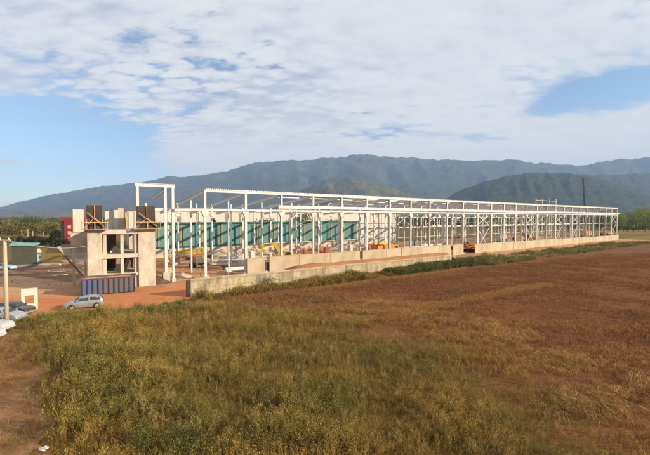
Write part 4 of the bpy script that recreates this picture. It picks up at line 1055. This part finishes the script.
MIX = [pix(230, 302), pix(300, 306), pix(430, 330), pix(520, 350), pix(660, 415), pix(680, 475), (22, 10, 0), (10, 9, 0), pix(540, 432), pix(450, 380), pix(380, 350), pix(300, 325)]
Q = sample(MIX, 11, lambda q: np.clip((vnoise(q, .2, 97) - .35) / .3, .08, 1), 4.5)
scatter('weeds', p3(Q), herbA[:4], rng.uniform(.3, .62, len(Q)), weed_tint(Q) * np.array([1.05, .95, .85]))
STUB = [pix(300, 290), pix(420, 276), pix(560, 258), pix(700, 250), (75, 30, 0), (30, 14, 0), pix(660, 400), pix(520, 330), pix(420, 300)]
stub = [tpl_grass(.17, 8, .35, .03, (.235, .112, .042)) for _ in range(6)]
Q = sample(STUB, 13, lambda q: np.clip((130 - q[:, 1]) / 75, 0, 1) * np.clip((vnoise(q, .12, 85) - .2) / .3, .45, 1), 4.0)
scatter('stubble', p3(Q), stub, rng.uniform(.7, 1.9, len(Q)), np.array([1., .95, .9]) * rng.uniform(.6, 1.35, (len(Q), 1)))
# straw flattened by the wind in swathes
def tpl_lodged(h=.35, n=22, L=.9, w=.022, col=(.4, .24, .078)):
    b = np.stack([rng.normal(0, .25, n), rng.normal(0, .25, n), np.zeros(n)], 1); a = rng.normal(0, .5, n); ln = L * rng.uniform(.5, 1, n)
    m = b + np.stack([np.cos(a) * ln * .4, np.sin(a) * ln * .4, h * rng.uniform(.5, 1, n)], 1); t = b + np.stack([np.cos(a) * ln, np.sin(a) * ln, h * rng.uniform(.1, .7, n)], 1)
    c = np.array(col) * (1 + rng.normal(0, .18, (n, 1))); return np.concatenate([blade_quads(b, m, np.full(n, w)), blade_quads(m, t, np.full(n, w))]), np.concatenate([c * .85, c])
LODGE = [pix(300, 312), pix(350, 300), pix(450, 308), pix(560, 340), pix(660, 390), pix(680, 450), pix(580, 420), pix(500, 372), pix(420, 342), pix(350, 326)]
Q = sample(LODGE, 9, lambda q: np.clip((vnoise(q * np.array([.7, 1.5]), .42, 130) - .46) / .1, .02, 1), 2.5)
scatter('flattened_straw', p3(Q), [tpl_lodged() for _ in range(6)], rng.uniform(.6, 1.3, len(Q)), np.array([1., .95, .9]) * rng.uniform(.7, 1.25, (len(Q), 1)))
# grass bank at the foot of the wall
def along(px0, px1, n, t0, t1):
    s = rng.uniform(s_at(px0, WT), s_at(px1, WT), n); t = rng.uniform(t0, t1, n)
    return np.stack([O.x + D.x * s + P.x * t, O.y + D.y * s + P.y * t], 1), s
tall = [tpl_grass(1.0, 18, .4, .05, (.26, .21, .065)) for _ in range(5)]
leafy = [tpl_bush(1.0, .6, 160, .15, (.14, .145, .035)) for _ in range(5)]
Q, s = along(196, 392, 3600, WT - 3.4, WT - .15); keep = rng.random(len(s)) < np.clip((vnoise(Q, .25, 90) - .42) / .2, .06, 1) * np.clip((s - W0) / 14, .25, 1); Q = Q[keep]
scatter('bank_grass', p3(Q), tall + tall + leafy[:3], rng.uniform(.3, 1.1, len(Q)) * (.25 + 1.5 * vnoise(Q, .22, 91) ** 1.4), np.array([1.3, 1.0, .8]) * rng.uniform(.6, 1.2, (len(Q), 1)))
def bankn(Q, lo): return rng.random(len(Q)) < np.clip((vnoise(Q * np.array([1., 1.]), .16, 92) - lo) / .25, .04, 1)
Q, s = along(385, 475, 2600, WT - 3.4, WT + .0); k_ = bankn(Q, .25); Q = Q[k_]
scatter('bank_grass', p3(Q), tall + leafy, rng.uniform(.6, 1.5, len(Q)) * (.45 + 1.1 * vnoise(Q, .2, 93)), np.array([.75, .82, .75]) * rng.uniform(.6, 1.3, (len(Q), 1)))
Q, s = along(470, 640, 7000, WT - 5.5, WT + 4.0); k_ = bankn(Q, .33); Q = Q[k_]
scatter('bank_grass', p3(Q), tall + tall + leafy, rng.uniform(.4, 1.1, len(Q)) * (.35 + 1.1 * vnoise(Q, .15, 94)), np.array([1.0, 1.0, .9]) * rng.uniform(.6, 1.3, (len(Q), 1)))
# pale strips of cut straw left on the stubble
for (x0, y0, x1, y1, n_, w_) in ((547, 285, 428, 308, 4200, .6), (428, 308, 380, 320, 1400, .8), (470, 268, 300, 292, 1500, .6), (640, 330, 470, 322, 900, .9), (640, 350, 520, 365, 700, .9)):
    a, b = pix(x0, y0), pix(x1, y1); u = rng.random((n_, 1)); Q = np.array([[a.x, a.y]]) * (1 - u) + np.array([[b.x, b.y]]) * u + rng.normal(0, w_, (n_, 2))
    scatter('straw', p3(Q), low, rng.uniform(.6, 1.3, n_), np.array([1.45, 1.3, 1.1]) * rng.uniform(.7, 1.3, (n_, 1)))
# verge along the orange road
VERGE = [pix(22, 320), pix(60, 316), pix(130, 311), pix(190, 300), pix(215, 298), pix(190, 306), pix(130, 318), pix(60, 326), pix(20, 332)]
Q = sample(VERGE, 5, lambda q: np.clip((vnoise(q, .4, 95) - .3) / .3, .1, 1))
scatter('verge_weeds', p3(Q), leafy + herbB, rng.uniform(.35, .8, len(Q)), np.array([.95, 1.05, .9]) * rng.uniform(.7, 1.3, (len(Q), 1)))

# shrubs that stand out one by one
def shrub(px, py, h, r, col, lab, n=520, lf=.09):
    p = pix(px, py); o = thing('shrub', lab, 'shrub', p, R.uniform(0, 6), 'green shrubs among the weeds')
    V, C = tpl_bush(h, r, n, lf, col); f = quads_mesh('foliage', V, C, 'leaf'); fo = bpy.data.objects.new('foliage', f); COL.objects.link(fo); fo.parent = o
    mb = MB()
    for k in range(5): a = R.uniform(0, 6.28); mb.tube((0, 0, -.05), (math.cos(a) * r * .5, math.sin(a) * r * .5, h * .6), .025, .01, 5)
    mb.build('stem', 'bark', o)
for a in ((142, 452, 1.1, .9, (.11, .13, .02), 'bright yellow green leafy shrub at the bottom edge of the weeds', 900, .09),
          (112, 402, 1.3, 1.0, (.045, .07, .02), 'dark green shrub above the bright yellow green one', 800, .08),
          (78, 378, 1.1, 1.0, (.04, .065, .02), 'dark green shrub at the left border of the weeds', 800, .08),
          (90, 352, 1.1, 1.2, (.05, .075, .022), 'dark green shrub halfway between road and bottom on the left', 800, .09),
          (72, 330, 1.0, 1.1, (.06, .085, .025), 'green shrub in the weeds below the silver hatchback', 700, .1),
          (98, 316, .9, 1.0, (.07, .11, .025), 'fresh green shrub at the road edge right of the hatchback', 700, .1),
          (137, 310, .9, .9, (.06, .1, .025), 'small green shrub at the road edge below the skip', 600, .1),
          (180, 312, .8, .9, (.06, .09, .025), 'small green shrub before the left end of the block wall', 600, .1),
          (268, 288, 1.9, 1.5, (.06, .07, .022), 'dark olive shrub against the block wall below the first panels', 900, .12),
          (485, 258, 2.0, 1.0, (.11, .15, .03), 'light green shrub before the panel right of the excavator', 600, .16),
          (186, 452, 1.2, .9, (.06, .085, .022), 'green shrub at the bottom edge right of the brightest one', 800, .08)): shrub(*a[:6], *a[6:])

# trees
def tree_tpl(h, w, col, leaves=1500, lf=.55, trunk_h=.3, cone=False):
    nc = 26; cc = rng.normal(0, 1, (nc, 3)); cc /= np.linalg.norm(cc, axis=1, keepdims=True); cc *= rng.uniform(.3, 1, (nc, 1)) ** .6
    if cone:
        zz = rng.uniform(0, 1, nc); cc[:, :2] *= (w * .5 * (1.05 - zz))[:, None]; cc[:, 2] = h * (.12 + .84 * zz)
    else:
        cc *= np.array([w * .42, w * .42, h * (1 - trunk_h) * .42]); cc[:, 2] += h * (trunk_h + (1 - trunk_h) * .5)
    k = rng.integers(0, nc, leaves); sg = w * (.1 if not cone else .07)
    p = cc[k] + rng.normal(0, 1, (leaves, 3)) * np.array([sg, sg, sg * .8]); d = rng.normal(0, 1, (leaves, 3)) + np.array([0, 0, .3])
    V = leaf_quads(p, d, rng.uniform(.7, 1.4, leaves) * lf, rng.uniform(.5, .8, leaves) * lf)
    C = np.array(col) * rng.normal(1, .22, nc)[k][:, None] * (1 + rng.normal(0, .16, (leaves, 1)))
    cm = quads_mesh('crown', V, np.clip(C, .004, 1), 'leaf')
    mb = MB().tube((0, 0, -.1), (0, 0, h * .55), w * .035, w * .018, 7)
    for i in range(5):
        q = cc[i]; mb.tube((0, 0, h * R.uniform(.25, .5)), tuple(q), w * .014, w * .006, 5)
    proto = mb.build('trunk', 'bark'); tm = proto.data; bpy.data.objects.remove(proto)
    return cm, tm
def plant_tree(tp, loc, rz, s, lab, group, cat='tree', name='tree'):
    o = thing(name, lab, cat, loc, rz, group); o.scale = (s, s, s * R.uniform(.9, 1.1))
    for nm, me in (('crown', tp[0]), ('trunk', tp[1])):
        c = bpy.data.objects.new(nm, me); COL.objects.link(c); c.parent = o
T_ol = [tree_tpl(9, 8, (.15, .14, .035)) for _ in range(2)] + [tree_tpl(8, 8, (.2, .17, .04)) for _ in range(2)]
T_gr = [tree_tpl(10, 9, (.075, .105, .026), trunk_h=.15) for _ in range(2)] + [tree_tpl(11, 9, (.13, .16, .035), trunk_h=.12) for _ in range(2)]
T_dk = [tree_tpl(9, 4.0, (.022, .034, .014), 1300, .4, .1, True) for _ in range(2)]
T_lg = [tree_tpl(12, 11, (.2, .24, .045), trunk_h=.1) for _ in range(2)]
def row(n, px0, px1, Y0, Y1, tps, s0, s1, lab, group, cat='tree', name='tree'):
    for i in range(n):
        px = px0 + (px1 - px0) * (i + .5) / n + R.uniform(-.35, .35) * (px1 - px0) / n; Y = R.uniform(Y0, Y1)
        plant_tree(R.choice(tps), ((px - CX) / F_PX * Y, Y, 0), R.uniform(0, 6.28), R.uniform(s0, s1), lab % ORD[i], group, cat, name)
row(9, -6, 64, 150, 170, T_ol, .75, 1.0, 'olive yellow tree in the front left tree row, %s from the left', 'trees behind the olive house')
row(11, -8, 70, 205, 260, T_ol + T_gr[:1], 1.0, 1.35, 'olive yellow tree in the rear left tree row, %s from the left', 'trees behind the olive house')
row(4, 49, 61, 118, 126, T_dk, .55, .75, 'slim dark conifer left of the red tower, %s from the left', 'dark conifers by the red tower', 'conifer', 'conifer_tree')
row(8, 0, 60, 128, 140, T_ol, .35, .5, 'small bushy tree before the front left tree row, %s from the left', 'trees behind the olive house')
row(13, 612, 668, 300, 340, T_lg, 1.25, 1.6, 'light green tree beyond the right end of the frame, %s from the left', 'light green trees on the right')
row(10, 615, 668, 250, 270, T_gr, .45, .6, 'low dark green tree before the light green trees, %s from the left', 'hedge trees on the right')
row(18, 398, 620, 250, 330, T_gr, .8, 1.1, 'green tree seen through the steel frame on the right, %s from the left', 'trees behind the steel frame')
row(14, 400, 612, 330, 420, T_lg + T_gr, 1.0, 1.3, 'pale green rear tree seen through the right half of the frame, %s from the left', 'trees behind the steel frame')
for i, px in enumerate((213, 268, 296, 305, 332, 341)):
    p = FW(s_at(px, 43.3), 43.3); plant_tree(R.choice(T_dk if i == 0 else T_gr), p, R.uniform(0, 6), R.uniform(.95, 1.08) * (.98 if i else 1.15), 'dark tree between teal shed and cream hall, %s from the left' % ORD[i], 'trees between the shed and the hall')
# far woods on the plain
def woods(name, X0, X1, Y0, Y1, n, h, col):
    Q = np.stack([rng.uniform(X0, X1, n), rng.uniform(Y0, Y1, n)], 1); keep = vnoise(Q, .008, 120) > .42; Q = Q[keep]
    tp = []
    for _ in range(4):
        V, C = tpl_bush(1.0, .7, 120, .2, col); tp.append((V, C))
    scatter(name, p3(Q), tp, rng.uniform(.7, 1.3, len(Q)) * h, rng.uniform(.7, 1.2, (len(Q), 1)) * np.ones((1, 3)))
woods('distant_woods', -1300, -150, 420, 1500, 2600, 9, (.09, .09, .025))
woods('distant_woods', 150, 1500, 480, 1500, 2600, 10, (.08, .1, .028))

def litter(px, py, r, lab, seed):
    mb = MB(); n = 10
    for j in range(6):
        for i in range(n):
            th, ph = 2 * PI * i / n, PI * j / 5
            rr = r * (1 + .7 * mnoise.noise((math.cos(th) * 1.7 + seed, math.sin(th) * 1.7, ph * 1.9)))
            mb.v.append((rr * math.sin(ph) * math.cos(th), rr * .7 * math.sin(ph) * math.sin(th), r * .5 + rr * .55 * math.cos(ph)))
    for j in range(5):
        for i in range(n): mb.f.append((j * n + i, j * n + (i + 1) % n, (j + 1) * n + (i + 1) % n, (j + 1) * n + i))
    o = mb.build('plastic_bag', 'litter'); o.location = pix(px, py, .02); tag(o, lab, 'litter')
litter(44, 451, .17, 'crumpled white plastic bag on the bare soil at bottom left', 1.0)
litter(222, 295, .22, 'crumpled white plastic bag in the grass below the block wall', 5.0)

# ------------------------------------------------------------------ haze
hz = MB().box(-9500, 9500, -400, 7200, -2, 1010).build('haze', 'wire')
hm = bpy.data.materials.new('haze_air'); hm.use_nodes = True; nt = hm.node_tree; nt.nodes.clear()
out = nt.nodes.new('ShaderNodeOutputMaterial'); pv = nt.nodes.new('ShaderNodeVolumePrincipled')
pv.inputs['Color'].default_value = (0.42, 0.62, 1.0, 1); pv.inputs['Density'].default_value = 1.2e-4; pv.inputs['Anisotropy'].default_value = 0.0
nt.links.new(pv.outputs[0], out.inputs['Volume']); hz.data.materials.clear(); hz.data.materials.append(hm); kind(hz, 'stuff')

# ------------------------------------------------------------------ sun and sky
EL, AZB = math.radians(20), math.radians(13)       # sun right of the camera, slightly behind it
sd = Vector((math.cos(EL) * math.cos(AZB), -math.cos(EL) * math.sin(AZB), math.sin(EL)))
sl = bpy.data.lights.new('sun', 'SUN'); sl.energy = 5.0; sl.angle = math.radians(0.6); sl.color = (1, .83, .62)
so = bpy.data.objects.new('sun', sl); COL.objects.link(so); so.rotation_euler = (-sd).to_track_quat('-Z', 'Y').to_euler(); so.location = (60, -40, 60)

w = bpy.data.worlds.new('World'); SC.world = w; w.use_nodes = True; nt = w.node_tree; nt.nodes.clear()
def sk(v):
    return v
def mth(op, a, b=None, c=None):
    n = nt.nodes.new('ShaderNodeMath'); n.operation = op
    for i, v in enumerate((a, b, c)):
        if v is None: continue
        if isinstance(v, (int, float)): n.inputs[i].default_value = v
        else: nt.links.new(v, n.inputs[i])
    return n.outputs[0]
def sstep(v, lo, hi):
    n = nt.nodes.new('ShaderNodeMapRange'); n.interpolation_type = 'SMOOTHSTEP'; nt.links.new(v, n.inputs[0])
    n.inputs[1].default_value = lo; n.inputs[2].default_value = hi; return n.outputs[0]
out = nt.nodes.new('ShaderNodeOutputWorld'); bg = nt.nodes.new('ShaderNodeBackground'); nt.links.new(bg.outputs[0], out.inputs[0])
sky = nt.nodes.new('ShaderNodeTexSky'); sky.sky_type = 'NISHITA'; sky.sun_disc = False
sky.sun_elevation = EL; sky.sun_rotation = math.atan2(sd.x, sd.y); sky.air_density = 1.0; sky.dust_density = 0.4; sky.ozone_density = 2.5
tc = nt.nodes.new('ShaderNodeTexCoord'); sx = nt.nodes.new('ShaderNodeSeparateXYZ'); nt.links.new(tc.outputs['Generated'], sx.inputs[0])
X, Y, Z = sx.outputs
# cloud layer: direction projected on a plane overhead
zz = mth('ADD', mth('MAXIMUM', Z, 0.0), 0.16)
cb = nt.nodes.new('ShaderNodeCombineXYZ'); nt.links.new(mth('DIVIDE', X, zz), cb.inputs[0]); nt.links.new(mth('DIVIDE', Y, zz), cb.inputs[1])
big = _noise(nt, cb.outputs[0], 0.9, 7, 0.6, 0.3).outputs[0]
mp = nt.nodes.new('ShaderNodeMapping'); mp.inputs['Rotation'].default_value = (0, 0, 0.5); mp.inputs['Scale'].default_value = (1.0, 1.7, 1); nt.links.new(cb.outputs[0], mp.inputs[0])
mid = mth('ADD', mth('MULTIPLY', mth('SUBTRACT', _noise(nt, mp.outputs[0], 2.4, 6, 0.58, 0.4).outputs[0], .5), 1.9), .5)
wob = _noise(nt, mp.outputs[0], 5.0, 4, 0.6); wv = nt.nodes.new('ShaderNodeVectorMath'); wv.operation = 'MULTIPLY_ADD'
nt.links.new(wob.outputs[1], wv.inputs[0]); wv.inputs[1].default_value = (.22, .22, 0); nt.links.new(mp.outputs[0], wv.inputs[2])
vo = nt.nodes.new('ShaderNodeTexVoronoi'); vo.feature = 'SMOOTH_F1'; vo.inputs['Scale'].default_value = 9.5; vo.inputs['Smoothness'].default_value = .6
nt.links.new(wv.outputs[0], vo.inputs['Vector'])
rip = mth('SUBTRACT', 1.0, mth('MULTIPLY', vo.outputs['Distance'], 1.25))
fine = _noise(nt, mp.outputs[0], 22.0, 5, 0.6, 0.3).outputs[0]
rip = mth('ADD', rip, mth('MULTIPLY', mth('SUBTRACT', fine, .5), .8))
ys = mth('MAXIMUM', Y, 0.08)
A_ = mth('DIVIDE', X, ys); E_ = mth('DIVIDE', Z, ys)
def blob(px, py, rx, ry, tilt=0.0):
    a0, e0 = (px - CX) / F_PX, (HY - py) / F_PX
    da = mth('SUBTRACT', A_, a0); de = mth('SUBTRACT', mth('SUBTRACT', E_, e0), mth('MULTIPLY', da, tilt))
    u = mth('DIVIDE', da, rx / F_PX); v = mth('DIVIDE', de, ry / F_PX)
    return mth('POWER', 2.718, mth('MULTIPLY', mth('ADD', mth('MULTIPLY', u, u), mth('MULTIPLY', v, v)), -1.0))
gap = mth('MULTIPLY', blob(30, 142, 165, 42, -0.12), 1.15)
gap = mth('ADD', gap, mth('MULTIPLY', blob(612, 90, 75, 17, 0.22), .9))
gap = mth('ADD', gap, mth('MULTIPLY', blob(478, 138, 40, 6, 0.0), .38))
gap = mth('ADD', gap, mth('MULTIPLY', blob(382, 135, 30, 6, 0.0), .3))
gap = mth('ADD', gap, mth('MULTIPLY', blob(-20, 185, 120, 20, 0.0), .5))
gap = mth('SUBTRACT', gap, mth('MULTIPLY', blob(5, 162, 32, 6, -.05), .9))
gap = mth('SUBTRACT', gap, mth('MULTIPLY', blob(215, 150, 60, 20, 0.25), .55))
edge = mth('ADD', mth('MULTIPLY', blob(190, 70, 170, 60, -.25), .7), .2)
cov = mth('ADD', mth('MULTIPLY', mth('SUBTRACT', big, 0.5), 1.15), mth('MULTIPLY', mth('MULTIPLY', mth('SUBTRACT', rip, 0.45), edge), 1.0))
cov = mth('ADD', cov, mth('MULTIPLY', mth('SUBTRACT', mid, .5), .4))
cov = mth('SUBTRACT', mth('ADD', cov, 0.66), gap)
mask = sstep(cov, 0.12, 0.52)
thick = mth('ADD', mth('MULTIPLY', mid, .6), mth('MULTIPLY', mth('MULTIPLY', mth('SUBTRACT', .5, rip), mth('ADD', edge, .08)), .75))
thick = mth('ADD', thick, mth('ADD', mth('MULTIPLY', blob(285, 105, 75, 45), .28), mth('MULTIPLY', blob(40, 60, 130, 35, -.1), .14)))
thick = mth('SUBTRACT', thick, mth('MULTIPLY', blob(480, 140, 190, 60), .12))
cl = _ramp(nt, thick, [(0.14, (1.0, 0.995, 0.985)), (0.4, (0.9, 0.91, 0.94)), (0.72, (0.63, 0.67, 0.78))]).outputs[0]
warm = _mix(nt, mth('MULTIPLY', sstep(E_, 0.42, 0.08), .6), cl, (1.0, .95, .86))
K = 4.95
mulv = nt.nodes.new('ShaderNodeVectorMath'); mulv.operation = 'SCALE'; nt.links.new(warm, mulv.inputs[0]); mulv.inputs[3].default_value = K
col = _mix(nt, mth('MULTIPLY', mask, .94), sky.outputs[0], mulv.outputs[0])
nt.links.new(col, bg.inputs[0]); bg.inputs[1].default_value = 0.1

# ------------------------------------------------------------------ camera and render settings
cam = bpy.data.cameras.new('camera'); co = bpy.data.objects.new('camera', cam); COL.objects.link(co)
cam.sensor_width = 36; cam.lens = F_PX / 650 * 36; cam.clip_end = 30000; cam.clip_start = 0.1
co.location = (0, 0, CAMH); co.rotation_euler = (PI / 2 - PITCH, 0, 0); SC.camera = co
SC.render.engine = 'CYCLES'
SC.cycles.use_denoising = True
try: SC.cycles.denoiser = 'OPENIMAGEDENOISE'; SC.cycles.denoising_input_passes = 'RGB_ALBEDO_NORMAL'
except Exception: pass
SC.cycles.max_bounces = 5; SC.cycles.diffuse_bounces = 2; SC.cycles.glossy_bounces = 2; SC.cycles.transparent_max_bounces = 6; SC.cycles.volume_bounces = 0
SC.cycles.caustics_reflective = False; SC.cycles.caustics_refractive = False
vs_ = SC.view_settings; SC.display_settings.display_device = 'sRGB'
vs_.view_transform = 'Standard'; vs_.look = 'None'; vs_.gamma = 1.0; vs_.use_curve_mapping = False; vs_.exposure = 0.85
